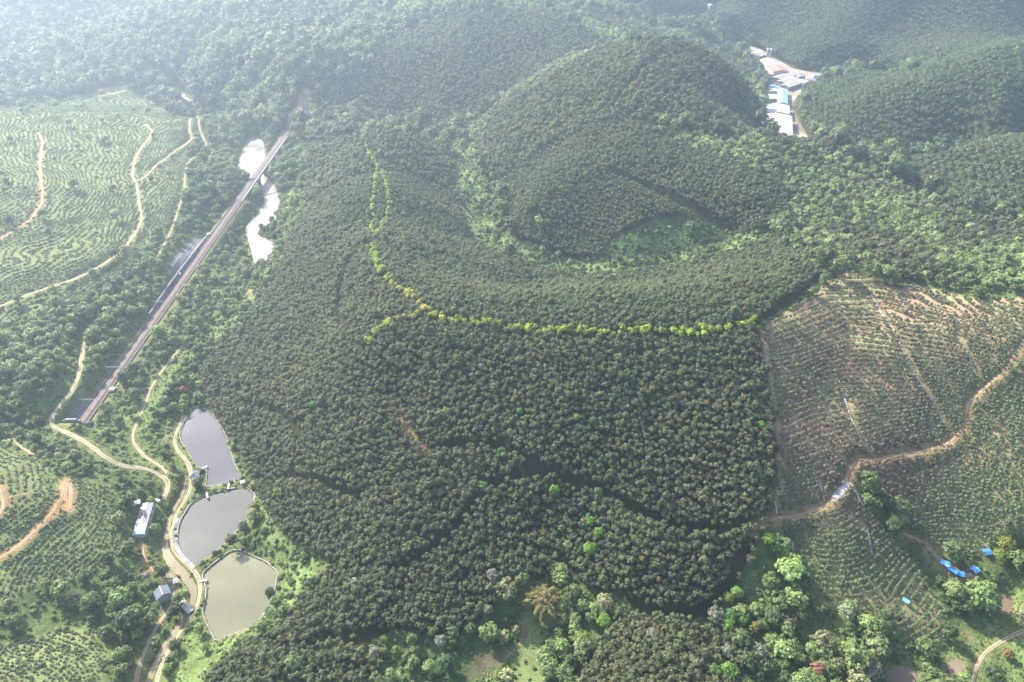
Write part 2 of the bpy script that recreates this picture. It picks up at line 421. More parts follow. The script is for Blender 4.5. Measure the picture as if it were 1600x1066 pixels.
# ------------------------------------------------------------------ plan of what must stay clear of plants (metres beyond the edge of tracks, water, yards)
CX0, CY0, CS = -1500.0, 40.0, 1.5
CW, CH = 2000, 1500
CLEAR = np.full((CH, CW), 12.0, np.float32)
PLANS = [CLEAR]
_o = np.arange(-9, 10)
_ox, _oy = [a.ravel() for a in np.meshgrid(_o, _o)]
def stamp(line, half):
    ln = densify(np.asarray(line)[:, :2], 1.2)
    h = np.broadcast_to(np.asarray(half, float), (len(line),))
    hh = np.interp(np.linspace(0, 1, len(ln)), np.linspace(0, 1, len(line)), h)
    i, j = ((ln[:, 0] - CX0) / CS).astype(int), ((ln[:, 1] - CY0) / CS).astype(int)
    for dx, dy in zip(_ox, _oy):
        a, b = i + dx, j + dy
        m = (a >= 0) & (a < CW) & (b >= 0) & (b < CH)
        v = np.hypot(CX0 + (a + .5) * CS - ln[:, 0], CY0 + (b + .5) * CS - ln[:, 1]) - hh
        for A in PLANS:
            np.minimum.at(A, (b[m], a[m]), v[m].astype(np.float32))
def stamp_ring(ring):
    stamp(np.concatenate([ring, ring[:1]]), 0.0)
    i0, i1 = int((ring[:, 0].min() - CX0) / CS), int((ring[:, 0].max() - CX0) / CS) + 1
    j0, j1 = int((ring[:, 1].min() - CY0) / CS), int((ring[:, 1].max() - CY0) / CS) + 1
    i0, j0 = max(i0, 0), max(j0, 0)
    gx, gy = np.meshgrid(CX0 + (np.arange(i0, i1) + .5) * CS, CY0 + (np.arange(j0, j1) + .5) * CS)
    for A in PLANS:
        sub = A[j0:j1, i0:i1]
        sub[inside(gx, gy, ring)[:sub.shape[0], :sub.shape[1]]] = -5
SOILY = []
for _, _, half, red, ln, _ in track_xyz:
    stamp(ln, half)
for ln in step_xy:
    stamp(ln, .5)
stamp(np.array([rail_pt(0), rail_pt(BR0)]), 6.4)
stamp(np.array([rail_pt(BR0), rail_pt(BR1)]), 5.0)
stamp(np.array([rail_pt(BR1), rail_pt(RLEN)]), 6.0)
stamp_ring(river_xy)
stamp_ring(VILLAGE)
for p in pond_xy:
    stamp_ring(p)
for r, _ in pool_xy:
    stamp_ring(r)
stamp(canal_xyw[:, :2], canal_xyw[:, 2])
YARD_CLEAR = CLEAR.copy()                                       # without the plantation paths
for ln in gap_xy:
    stamp(ln, 1.15 if ln[:, 1].mean() < 480 else 2.4)
PLANS = [CLEAR, YARD_CLEAR]
def stamp_disc(c, r):
    a = np.linspace(0, 2 * math.pi, 13)[:-1]
    stamp_ring(np.stack([c[0] + r * np.cos(a), c[1] + r * np.sin(a)], -1))
def clear_at(x, y, A=None):
    A = CLEAR if A is None else A
    i, j = ((np.asarray(x) - CX0) / CS).astype(int), ((np.asarray(y) - CY0) / CS).astype(int)
    ok = (i >= 0) & (i < CW) & (j >= 0) & (j < CH)
    return np.where(ok, A[np.clip(j, 0, CH - 1), np.clip(i, 0, CW - 1)], 12.0)

# ------------------------------------------------------------------ plan of land use (outlines surveyed in the photograph)
FOREST, PLANT, RUBBER, PALE, YOUNG, TERRACE, SHRUB, VALLEY, MEADOW, GULLY = range(10)
ZONES = [
    (RUBBER, '1245 140;1300 124;1420 120;1500 95;1600 73;1700 60;1700 220;1600 226;1500 240;1400 250;1330 230;1270 200;1250 180'),
    (RUBBER, '1400 262;1450 252;1530 236;1600 225;1700 215;1700 330;1500 332;1440 300'),
    (RUBBER, '1110 40;1130 0;1130 -60;1700 -60;1700 75;1600 75;1500 95;1420 118;1300 118;1230 95;1170 70;1130 55'),
    (PALE, '1000 195;1060 208;1110 222;1170 215;1220 215;1300 235;1370 272;1430 300;1500 332;1600 335;1700 335;1700 465;1600 462;1500 458;1400 440;1320 415;1285 428;1240 400;1215 350;1230 290;1120 250;1060 230'),
    (PLANT, '560 130;620 60;720 20;850 20;930 60;900 90;800 140;720 205;640 200;560 180;500 190;490 160'),
    (PLANT, '730 200;800 150;870 110;930 85;1020 65;1110 80;1165 110;1170 190;1120 215;1060 205;1000 190;1060 228;1120 250;1230 285;1225 345;1170 372;1060 397;950 407;880 402;800 372;770 300;745 250'),
    (VALLEY, '-100 480;0 480;200 410;300 210;330 170;380 190;480 215;495 250;480 330;440 440;400 480;330 540;310 590;330 640;385 740;400 790;450 860;470 930;420 1000;330 1066;330 1100;-100 1100'),
    (PLANT, '480 235;560 215;640 212;700 240;715 300;735 370;800 402;860 417;950 424;1050 409;1130 394;1190 374;1240 400;1285 430;1250 468;1188 505;1197 560;1213 650;1211 800;1188 830;1165 880;1140 935;1100 968;1060 975;1140 1000;1165 1100;890 1100;925 1000;960 960;985 945;960 930;930 925;905 915;880 870;850 905;800 905;770 955;700 1000;620 985;560 1005;500 1020;440 1050;420 1100;320 1100;345 1030;430 985;465 935;530 885;460 850;405 790;390 735;365 700;330 640;312 590;335 545;385 505;425 445;452 380;480 330'),
    (PLANT, '470 1030;560 1010;600 1040;560 1100;440 1100'),
    (PALE, '722 210;800 138;870 92;930 58;1000 45;1020 62;940 82;872 118;800 158;738 226'), (PALE, '620 -60;700 -10;800 2;900 15;960 25;1010 40;1090 58;1150 80;1110 84;1020 64;930 60;860 20;720 14;640 30;600 10'), (PALE, '1162 95;1176 130;1180 195;1190 222;1160 222;1130 212;1162 190;1164 112'),
    (SHRUB, '700 218;738 212;752 290;770 362;835 380;880 404;870 416;800 410;730 376;704 300'),
    (SHRUB, '790 398;860 394;900 404;960 403;1060 392;1150 374;1185 362;1205 376;1130 400;1050 418;950 432;860 426;800 410'),
    (GULLY, '935 395;960 370;1010 345;1070 340;1090 348;1085 382;1060 388;980 400'), (GULLY, '1080 345;1120 348;1145 370;1120 378;1085 384'), (GULLY, '825 335;845 325;850 345;840 370;828 365'),
    (SHRUB, '330 522;385 445;410 425;402 470;362 520;335 545'), (SHRUB, '400 775;440 835;515 880;480 920;445 975;425 962;440 905;405 860'),
    (GULLY, '730 1000;770 955;800 915;825 930;812 990;780 1030;735 1100;640 1100;650 1030'), (GULLY, '1160 885;1195 850;1215 880;1195 960;1180 1000;1175 1060;1150 1000;1160 960;1140 945'),
    (YOUNG, '1318 425;1400 445;1500 460;1600 468;1700 480;1700 810;1600 815;1560 832;1540 868;1480 868;1450 848;1420 820;1400 800;1370 775;1340 745;1332 770;1380 830;1420 870;1440 900;1470 960;1480 1000;1440 1020;1390 970;1330 950;1270 945;1240 900;1225 840;1212 760;1213 650;1197 560;1190 515;1255 470'),
    (VALLEY, '1358 760;1392 782;1425 820;1432 845;1405 838;1375 808'), (VALLEY, '1420 838;1450 848;1475 872;1540 905;1562 930;1550 955;1505 962;1460 945;1430 880'),
    (VALLEY, '1160 900;1200 870;1228 850;1245 905;1290 955;1340 955;1400 988;1470 1015;1485 1100;1160 1100;1180 1000'), (VALLEY, '840 985;868 930;880 880;905 915;930 928;960 935;985 948;960 970;925 1010;890 1066;890 1100;845 1100'),
    (VALLEY, '1540 865;1562 830;1600 812;1700 800;1700 960;1600 905;1560 930'), (MEADOW, '1480 985;1520 965;1555 955;1600 905;1700 930;1700 1100;1490 1100;1475 1030'),
    (TERRACE, '-100 178;0 168;60 152;110 150;150 140;190 128;215 145;260 172;310 185;300 215;272 330;222 385;150 430;60 462;0 485;-100 520'), (TERRACE, '-100 500;0 485;80 460;160 428;215 395;180 440;110 480;0 515;-100 540'),
    (TERRACE, '-100 690;0 690;50 715;110 745;170 760;190 790;200 850;150 895;60 915;0 945;-100 960'), (TERRACE, '-100 1010;0 1010;80 985;150 985;165 1030;150 1100;-100 1100'),
    (TERRACE, '800 1045;828 975;843 995;852 1100;770 1100'), (MEADOW, '182 640;232 620;285 545;298 540;265 600;250 640;222 690;212 705;200 695'), (MEADOW, '300 978;330 965;362 1012;340 1045;280 1100;245 1100'),
    (MEADOW, '60 735;110 735;115 760;85 765'),
]
ZONE_PX = [(c, P(t)) for c, t in ZONES]
_zu, _zv = np.meshgrid(np.arange(-100, 1700, 2.0), np.arange(-60, 1100, 2.0))
ZMAP = np.zeros(_zu.shape, np.int8)
for c, pl in ZONE_PX:
    ZMAP[inside(_zu, _zv, pl)] = c
ZMAP[(ZMAP == FOREST) & (_zv > 440)] = VALLEY
def zone_at(x, y, jit=5.0):
    u, v, dep = seen_at(x, y, zat(x, y))
    u = u + jit * fbm(x, y, 17, 40, 2)
    v = v + jit * fbm(x, y, 17, 50, 2)
    i = np.clip(((u + 100) / 2).astype(int), 0, ZMAP.shape[1] - 1)
    j = np.clip(((v + 60) / 2).astype(int), 0, ZMAP.shape[0] - 1)
    return ZMAP[j, i]

# ------------------------------------------------------------------ materials
def new_mat(name):
    m = bpy.data.materials.new(name)
    m.use_nodes = True
    nt = m.node_tree
    nt.nodes.clear()
    out = nt.nodes.new('ShaderNodeOutputMaterial')
    return m, nt, out

def N(nt, kind, **kw):
    n = nt.nodes.new(kind)
    for k, v in kw.items():
        if hasattr(n, k):
            setattr(n, k, v)
        else:
            n.inputs[k.replace('_', ' ')].default_value = v
    return n

def noise(nt, scale, detail=4, rough=.55, vec=None):
    n = nt.nodes.new('ShaderNodeTexNoise')
    n.inputs['Scale'].default_value, n.inputs['Detail'].default_value, n.inputs['Roughness'].default_value = scale, detail, rough
    if vec is not None:
        nt.links.new(vec, n.inputs['Vector'])
    return n

def ramp(nt, fac, stops):
    r = nt.nodes.new('ShaderNodeValToRGB')
    e = r.color_ramp.elements
    while len(e) < len(stops):
        e.new(.5)
    for k, (p, c) in zip(e, stops):
        k.position, k.color = p, (*c, 1)
    nt.links.new(fac, r.inputs[0])
    return r

def mixc(nt, a, b, fac, mode='MIX'):
    m = nt.nodes.new('ShaderNodeMix')
    m.data_type, m.blend_type = 'RGBA', mode
    for v, sock in ((fac, m.inputs[0]), (a, m.inputs[6]), (b, m.inputs[7])):
        if hasattr(v, 'is_linked'):
            nt.links.new(v, sock)
        elif isinstance(v, tuple):
            sock.default_value = (*v, 1)
        else:
            sock.default_value = v
    return m.outputs[2]

def grained(name, c0, c1, scale=1.5, rough=.85, bump=.3, spec=.3, metal=0.0, c2=None):
    """A surface of two (three) blended colours with fine relief."""
    m, nt, out = new_mat(name)
    co = nt.nodes.new('ShaderNodeTexCoord').outputs['Object']
    n1, n2 = noise(nt, scale, 5, .6, co), noise(nt, scale * .17, 3, .5, co)
    col = ramp(nt, n1.outputs[0], [(.32, c0), (.68, c1)]).outputs[0]
    if c2:
        f = nt.nodes.new('ShaderNodeMapRange')
        f.inputs[1].default_value, f.inputs[2].default_value = .48, .66
        nt.links.new(n2.outputs[0], f.inputs[0])
        col = mixc(nt, col, c2, f.outputs[0])
    b = N(nt, 'ShaderNodeBsdfPrincipled', Roughness=rough, Metallic=metal)
    b.inputs['Specular IOR Level'].default_value = spec
    nt.links.new(col, b.inputs['Base Color'])
    if bump:
        bp = nt.nodes.new('ShaderNodeBump')
        bp.inputs['Strength'].default_value, bp.inputs['Distance'].default_value = bump, .12
        nt.links.new(n1.outputs[0], bp.inputs['Height'])
        nt.links.new(bp.outputs[0], b.inputs['Normal'])
    nt.links.new(b.outputs[0], out.inputs[0])
    return m

def sheet_metal(name, c0, c1, rough=.4, pitch=1.2, spec=.5):
    """Ribbed roof sheets: ribs run down the slope (object Y of the roof), streaks and stains along them."""
    m, nt, out = new_mat(name)
    co = nt.nodes.new('ShaderNodeTexCoord').outputs['Object']
    mp = nt.nodes.new('ShaderNodeMapping')
    mp.inputs['Scale'].default_value = (.25, 2.2, 1)
    nt.links.new(co, mp.inputs[0])
    n1, n2 = noise(nt, 1.0, 4, .6, mp.outputs[0]), noise(nt, .35, 4, .6, co)
    col = ramp(nt, n1.outputs[0], [(.3, c0), (.7, c1)]).outputs[0]
    col = mixc(nt, col, ramp(nt, n2.outputs[0], [(.35, (.62, .58, .52)), (.6, (1, 1, 1))]).outputs[0], .7, 'MULTIPLY')
    w = nt.nodes.new('ShaderNodeTexWave')
    w.bands_direction = 'Y'
    w.inputs['Scale'].default_value = 1 / pitch
    nt.links.new(co, w.inputs[0])
    bp = nt.nodes.new('ShaderNodeBump')
    bp.inputs['Strength'].default_value, bp.inputs['Distance'].default_value = .5, .05
    nt.links.new(w.outputs[1], bp.inputs['Height'])
    b = N(nt, 'ShaderNodeBsdfPrincipled', Roughness=rough)
    b.inputs['Specular IOR Level'].default_value = spec
    nt.links.new(col, b.inputs['Base Color'])
    nt.links.new(bp.outputs[0], b.inputs['Normal'])
    nt.links.new(b.outputs[0], out.inputs[0])
    return m

def water_mat(name, c0, c1, rough, wave=.6, strength=.05, patch=.03):
    m, nt, out = new_mat(name)
    co = nt.nodes.new('ShaderNodeTexCoord').outputs['Object']
    n1, n2 = noise(nt, patch, 3, .5, co), noise(nt, wave, 3, .6, co)
    col = ramp(nt, n1.outputs[0], [(.3, tuple(k * .82 for k in c0)), (.5, c0), (.7, tuple(k * 1.1 for k in c1))]).outputs[0]
    b = N(nt, 'ShaderNodeBsdfPrincipled', Roughness=rough, IOR=1.33)
    nt.links.new(col, b.inputs['Base Color'])
    bp = nt.nodes.new('ShaderNodeBump')
    bp.inputs['Strength'].default_value, bp.inputs['Distance'].default_value = strength, .2
    n3 = noise(nt, patch * 1.7, 4, .6, co)
    rr = nt.nodes.new('ShaderNodeMapRange')
    rr.inputs[1].default_value, rr.inputs[2].default_value = .35, .65
    rr.inputs[3].default_value, rr.inputs[4].default_value = rough * .5, rough * 2.4
    nt.links.new(n3.outputs[0], rr.inputs[0])
    nt.links.new(rr.outputs[0], b.inputs['Roughness'])
    nt.links.new(n2.outputs[0], bp.inputs['Height'])
    nt.links.new(bp.outputs[0], b.inputs['Normal'])
    nt.links.new(b.outputs[0], out.inputs[0])
    return m

def leaf_mat(name, glow=.44):
    """Foliage: each plant's own colour comes with it (leafcol), leaves vary in shade and let light through."""
    m, nt, out = new_mat(name)
    at = nt.nodes.new('ShaderNodeAttribute')
    at.attribute_type, at.attribute_name = 'INSTANCER', 'leafcol'
    lv = nt.nodes.new('ShaderNodeAttribute')
    lv.attribute_name = 'leaf_tone'
    tone = ramp(nt, lv.outputs['Fac'], [(0, (.68, .72, .72)), (.5, (1, 1, 1)), (1, (1.30, 1.25, 1.08))])
    col = mixc(nt, at.outputs['Vector'], tone.outputs[0], 1.0, 'MULTIPLY')
    b = N(nt, 'ShaderNodeBsdfPrincipled', Roughness=.5)
    b.inputs['Specular IOR Level'].default_value = .3
    nt.links.new(col, b.inputs['Base Color'])
    t = nt.nodes.new('ShaderNodeBsdfTranslucent')
    tc = mixc(nt, col, (1.15, 1.15, .65), 1.0, 'MULTIPLY')
    nt.links.new(tc, t.inputs[0])
    mx = nt.nodes.new('ShaderNodeMixShader')
    mx.inputs[0].default_value = glow
    nt.links.new(b.outputs[0], mx.inputs[1])
    nt.links.new(t.outputs[0], mx.inputs[2])
    nt.links.new(mx.outputs[0], out.inputs[0])
    return m

M = {
    'leaf': leaf_mat('foliage'),
    'bark': grained('bark', (.09, .07, .05), (.17, .14, .11), 6, .9, .4),
    'pale_bark': grained('pale_bark', (.2, .18, .15), (.34, .31, .27), 6, .9, .3),
    'track': None, 'concrete': grained('weathered_concrete', (.24, .235, .22), (.36, .35, .33), .8, .85, .2, c2=(.17, .17, .155)),
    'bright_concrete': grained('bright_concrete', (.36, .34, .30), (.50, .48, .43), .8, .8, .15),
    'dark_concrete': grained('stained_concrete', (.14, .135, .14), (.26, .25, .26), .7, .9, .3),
    'ballast': grained('ballast', (.10, .066, .052), (.195, .132, .105), 2.5, .95, .6, c2=(.15, .105, .085)),
    'steel': grained('rail_steel', (.12, .075, .05), (.22, .16, .125), 4, .55, 0, .5, .4),
    'sleeper': grained('sleeper_concrete', (.3, .29, .27), (.42, .4, .38), 3, .9, 0),
    'lattice': grained('slope_panel', (.13, .115, .13), (.2, .175, .19), .5, .9, .4, c2=(.10, .10, .09)),
    'white_wall': grained('white_wall', (.42, .41, .39), (.56, .55, .53), .7, .8, .1, c2=(.34, .33, .3)),
    'grey_wall': grained('grey_wall', (.27, .27, .27), (.4, .39, .38), .7, .85, .1),
    'dark_void': grained('dark_inside', (.012, .012, .013), (.02, .02, .02), 1, .95, 0),
    'white_roof': sheet_metal('white_roof_sheet', (.44, .44, .44), (.56, .555, .55), .5),
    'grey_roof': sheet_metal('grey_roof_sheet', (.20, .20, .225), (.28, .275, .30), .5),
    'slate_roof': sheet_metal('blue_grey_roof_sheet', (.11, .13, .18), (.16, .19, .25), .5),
    'blue_roof': sheet_metal('light_blue_roof_sheet', (.22, .38, .55), (.30, .46, .62), .45),
    'beige_roof': sheet_metal('beige_roof_sheet', (.34, .31, .26), (.46, .43, .37), .55),
    'red_roof': sheet_metal('red_roof_sheet', (.40, .16, .10), (.54, .26, .18), .6),
    'tarp': grained('blue_tarpaulin', (.02, .16, .62), (.05, .27, .80), 1.2, .4, .6, .5),
    'light_tarp': grained('light_blue_tarpaulin', (.1, .36, .82), (.2, .48, .88), 1.2, .4, .6, .5),
    'metal': grained('galvanised_metal', (.34, .34, .34), (.46, .46, .46), 3, .5, 0, .5),
    'timber': grained('timber', (.12, .085, .06), (.22, .17, .12), 3, .9, .2),
    'pale_rock': grained('bare_pale_earth', (.36, .33, .33), (.56, .53, .53), .9, .9, .6, c2=(.32, .26, .2)),
    'red_earth': grained('red_earth', (.30, .15, .085), (.42, .25, .15), .7, .95, .5),
    'pond_grey': water_mat('grey_pond_water', (.085, .085, .1), (.11, .108, .118), .05, .5, .05),
    'pond_mid': water_mat('grey_green_pond_water', (.11, .112, .1), (.135, .133, .115), .05, .5, .05),
    'pond_tan': water_mat('tan_pond_water', (.158, .156, .094), (.20, .193, .118), .05, .5, .05),
    'mud_water': water_mat('muddy_water', (.20, .158, .09), (.26, .21, .13), .06, .5, .02),
    'river_water': water_mat('silty_river_water', (.25, .235, .21), (.33, .31, .275), .28, .5, .2),
    'pool_water': water_mat('brown_pool_water', (.19, .14, .09), (.25, .19, .13), .06, .5, .02),
    'culm': grained('bamboo_culm', (.3, .24, .1), (.42, .34, .16), 3, .6, 0),
    'yard': grained('village_yard', (.26, .23, .18), (.38, .345, .28), .12, .9, .1, c2=(.17, .13, .085)),
}

def track_mat():
    m, nt, out = new_mat('dirt_track')
    co = nt.nodes.new('ShaderNodeTexCoord')
    red = nt.nodes.new('ShaderNodeAttribute')
    red.attribute_type, red.attribute_name = 'OBJECT', 'redness'
    n1, n2 = noise(nt, .5, 6, .65, co.outputs['Object']), noise(nt, .09, 3, .5, co.outputs['Object'])
    pale = ramp(nt, n1.outputs[0], [(.3, (.27, .215, .14)), (.55, (.38, .32, .215)), (.75, (.46, .40, .29))]).outputs[0]
    rust = ramp(nt, n1.outputs[0], [(.3, (.27, .135, .075)), (.6, (.40, .235, .14)), (.8, (.50, .36, .24))]).outputs[0]
    col = mixc(nt, pale, rust, red.outputs['Fac'])
    sp = nt.nodes.new('ShaderNodeSeparateXYZ')
    nt.links.new(co.outputs['UV'], sp.inputs[0])
    # grass along the middle and the ragged edges
    a = N(nt, 'ShaderNodeMath', operation='SUBTRACT'); a.inputs[1].default_value = .5
    nt.links.new(sp.outputs[0], a.inputs[0])
    b = N(nt, 'ShaderNodeMath', operation='ABSOLUTE'); nt.links.new(a.outputs[0], b.inputs[0])
    prof = ramp(nt, b.outputs[0], [(0, (.5, .5, .5)), (.14, (.12, .12, .12)), (.32, (.1, .1, .1)), (.46, (.75, .75, .75))])
    mm = N(nt, 'ShaderNodeMath', operation='MULTIPLY_ADD'); mm.inputs[1].default_value = 1.3; mm.inputs[2].default_value = -.95
    nt.links.new(n1.outputs[0], mm.inputs[0])
    m2 = N(nt, 'ShaderNodeMath', operation='ADD'); nt.links.new(mm.outputs[0], m2.inputs[0]); nt.links.new(prof.outputs[0], m2.inputs[1])
    m3 = N(nt, 'ShaderNodeMath', operation='ADD'); nt.links.new(m2.outputs[0], m3.inputs[0]); nt.links.new(n2.outputs[0], m3.inputs[1])
    mr = nt.nodes.new('ShaderNodeMapRange'); mr.inputs[1].default_value, mr.inputs[2].default_value = .44, .72
    nt.links.new(m3.outputs[0], mr.inputs[0])
    gr = nt.nodes.new('ShaderNodeAttribute'); gr.attribute_type, gr.attribute_name = 'OBJECT', 'grassy'
    g2 = N(nt, 'ShaderNodeMath', operation='MULTIPLY'); nt.links.new(mr.outputs[0], g2.inputs[0]); nt.links.new(gr.outputs['Fac'], g2.inputs[1])
    col = mixc(nt, col, (.12, .14, .055), g2.outputs[0])
    p = N(nt, 'ShaderNodeBsdfPrincipled', Roughness=.95)
    p.inputs['Specular IOR Level'].default_value = .15
    nt.links.new(col, p.inputs['Base Color'])
    nt.links.new(p.outputs[0], out.inputs[0])
    return m
M['track'] = track_mat()

def ground_mat():
    m, nt, out = new_mat('ground_cover')
    co = nt.nodes.new('ShaderNodeTexCoord').outputs['Object']
    c = nt.nodes.new('ShaderNodeVertexColor'); c.layer_name = 'cover'
    k = nt.nodes.new('ShaderNodeAttribute'); k.attribute_name = 'bench'
    n1, n2, n3 = noise(nt, .9, 5, .7, co), noise(nt, .13, 4, .6, co), noise(nt, .05, 3, .5, co)
    col = mixc(nt, c.outputs[0], ramp(nt, n1.outputs[0], [(.3, (.55, .55, .55)), (.7, (1.5, 1.5, 1.4))]).outputs[0], 1, 'MULTIPLY')
    col = mixc(nt, col, ramp(nt, n2.outputs[0], [(.32, (.72, .66, .6)), (.68, (1.2, 1.25, 1.1))]).outputs[0], 1, 'MULTIPLY')
    # terraces: bare reddish treads, grassy banks, one pair per contour step
    sp = nt.nodes.new('ShaderNodeSeparateXYZ'); nt.links.new(co, sp.inputs[0])
    st = nt.nodes.new('ShaderNodeAttribute'); st.attribute_name = 'contour'
    fr = N(nt, 'ShaderNodeMath', operation='FRACT'); nt.links.new(st.outputs['Fac'], fr.inputs[0])
    tread = ramp(nt, fr.outputs[0], [(0, (.36, .215, .15)), (.25, (.32, .225, .14)), (.38, (.23, .28, .10)), (.62, (.38, .44, .165)), (.84, (.19, .22, .09)), (1, (.33, .205, .145))])
    tread.color_ramp.interpolation = 'EASE'
    t2 = mixc(nt, tread.outputs[0], ramp(nt, n1.outputs[0], [(.3, (.5, .5, .5)), (.7, (1.4, 1.4, 1.4))]).outputs[0], 1, 'MULTIPLY')
    t3 = mixc(nt, t2, c.outputs[0], ramp(nt, n3.outputs[0], [(.35, (.15, .15, .15)), (.65, (.8, .8, .8))]).outputs[0])
    col = mixc(nt, col, t3, k.outputs['Fac'])
    b = N(nt, 'ShaderNodeBsdfPrincipled', Roughness=.95)
    b.inputs['Specular IOR Level'].default_value = .1
    nt.links.new(col, b.inputs['Base Color'])
    bp = nt.nodes.new('ShaderNodeBump'); bp.inputs['Strength'].default_value, bp.inputs['Distance'].default_value = .8, .5
    nt.links.new(n1.outputs[0], bp.inputs['Height']); nt.links.new(bp.outputs[0], b.inputs['Normal'])
    nt.links.new(b.outputs[0], out.inputs[0])
    return m
M['ground'] = ground_mat()

# ------------------------------------------------------------------ object helpers
def mesh_obj(name, verts, faces, mats, parent=None, mat_idx=None, smooth=False, loc=None):
    me = bpy.data.meshes.new(name)
    me.from_pydata([tuple(map(float, v)) for v in verts], [], faces)
    for m in (mats if isinstance(mats, (list, tuple)) else [mats]):
        me.materials.append(M[m] if isinstance(m, str) else m)
    if mat_idx is not None:
        me.polygons.foreach_set('material_index', mat_idx)
    if smooth:
        me.polygons.foreach_set('use_smooth', [True] * len(me.polygons))
    o = bpy.data.objects.new(name, me)
    COL.objects.link(o)
    if loc is not None:
        o.location = loc
    if parent is not None:
        o.parent = parent
    return o

def grid_obj(name, X, Y, ZZ, mat, uv=True, parent=None):
    """A sheet from 2-D arrays of points."""
    h, w = X.shape
    me = bpy.data.meshes.new(name)
    co = np.stack([X, Y, ZZ], -1).reshape(-1, 3).astype(np.float32)
    i = np.arange((h - 1) * w).reshape(h - 1, w)[:, :-1].ravel()
    f = np.stack([i, i + 1, i + 1 + w, i + w], -1).astype(np.int32)
    me.vertices.add(len(co)); me.vertices.foreach_set('co', co.ravel())
    me.loops.add(f.size); me.loops.foreach_set('vertex_index', f.ravel())
    me.polygons.add(len(f)); me.polygons.foreach_set('loop_start', np.arange(0, f.size, 4, dtype=np.int32))
    me.polygons.foreach_set('use_smooth', np.ones(len(f), bool))
    me.update(calc_edges=True)
    if uv:
        u = me.uv_layers.new(name='UVMap')
        fu = np.tile(np.linspace(0, 1, w), h); fv = np.repeat(np.arange(h) * .5, w)
        u.data.foreach_set('uv', np.stack([fu[f.ravel()], fv[f.ravel()]], -1).astype(np.float32).ravel())
    me.materials.append(M[mat] if isinstance(mat, str) else mat)
    o = bpy.data.objects.new(name, me)
    COL.objects.link(o)
    if parent is not None:
        o.parent = parent
    return o

def tag(o, label=None, cat=None, group=None, kind=None):
    for k, v in (('label', label), ('category', cat), ('group', group), ('kind', kind)):
        if v:
            o[k] = v
    return o

def thing(name, label, cat, loc, yaw=0.0, group=None, kind=None):
    o = bpy.data.objects.new(name, None)
    o.empty_display_size = .5
    COL.objects.link(o)
    o.location, o.rotation_euler = loc, (0, 0, yaw)
    return tag(o, label, cat, group, kind)

class Shape:
    """Collects boxes, bars and prisms into one mesh."""
    def __init__(self):
        self.v, self.f, self.m = [], [], []
    def add(self, vs, fs, mi=0):
        n = len(self.v)
        self.v += [tuple(map(float, p)) for p in vs]
        self.f += [tuple(i + n for i in f) for f in fs]
        self.m += [mi] * len(fs)
        return self
    def box(self, x0, x1, y0, y1, z0, z1, mi=0):
        return self.add([(x0, y0, z0), (x1, y0, z0), (x1, y1, z0), (x0, y1, z0), (x0, y0, z1), (x1, y0, z1), (x1, y1, z1), (x0, y1, z1)],
                        [(3, 2, 1, 0), (4, 5, 6, 7), (0, 1, 5, 4), (1, 2, 6, 5), (2, 3, 7, 6), (3, 0, 4, 7)], mi)
    def bar(self, a, b, r, n=6, r2=None, mi=0, caps=True):
        a, b = Vector(a), Vector(b)
        d = (b - a).normalized()
        s = d.orthogonal().normalized()
        t = d.cross(s)
        r2 = r if r2 is None else r2
        vs = [a + (s * math.cos(k * 2 * math.pi / n) + t * math.sin(k * 2 * math.pi / n)) * r for k in range(n)]
        vs += [b + (s * math.cos(k * 2 * math.pi / n) + t * math.sin(k * 2 * math.pi / n)) * r2 for k in range(n)]
        fs = [(k, (k + 1) % n, n + (k + 1) % n, n + k) for k in range(n)]
        if caps:
            fs += [tuple(range(n - 1, -1, -1)), tuple(range(n, 2 * n))]
        return self.add(vs, fs, mi)
    def make(self, name, mats, parent=None, **kw):
        return mesh_obj(name, self.v, self.f, mats, parent, self.m, **kw)

# ------------------------------------------------------------------ ground
zone_grid = zone_at(MX, MY).reshape(MX.shape)
COVER = {FOREST: (.05, .062, .026), PLANT: (.03, .034, .018), RUBBER: (.055, .065, .032), PALE: (.10, .135, .055), YOUNG: (.22, .245, .11), TERRACE: (.14, .175, .075),  # plantation floor colour darkened to paint in shade between the trees
         SHRUB: (.13, .175, .07), VALLEY: (.10, .135, .052), MEADOW: (.14, .19, .07), GULLY: (.05, .085, .033)}
cover = np.zeros(MX.shape + (4,), np.float32)
cover[..., 3] = 1
for k, c in COVER.items():
    cover[zone_grid == k, :3] = c
_v = fbm(MX, MY, 40, 61, 3)[..., None]
cover[..., :3] *= 1 + .25 * _v
_red = np.array([.40, .225, .165])
_y = ((zone_grid == YOUNG) * np.clip(fbm(MX, MY, 55, 71, 3) + .22 + .6 * sstep(420, 240, MX + .6 * (300 - MY)), 0, 1) * 1.1)[..., None]
cover[..., :3] = cover[..., :3] * (1 - np.clip(_y, 0, .8)) + _red * np.clip(_y, 0, .8)
_g = ((zone_grid == YOUNG) * np.maximum(sstep(300, 420, MX + 30 * fbm(MX, MY, 40, 73, 2)), sstep(225, 198, MY + 12 * fbm(MX, MY, 30, 74, 2))) * .7)[..., None]
cover[..., :3] = cover[..., :3] * (1 - _g) + np.array([.15, .21, .085]) * _g
_cl = clear_at(MX, MY, YARD_CLEAR)
_n = fbm(MX, MY, 6, 81, 2)
_s = (1 - sstep(.3, 2.6, _cl + _n * 1.2))[..., None] * .75
cover[..., :3] = cover[..., :3] * (1 - _s) + np.array([.17, .165, .075]) * _s
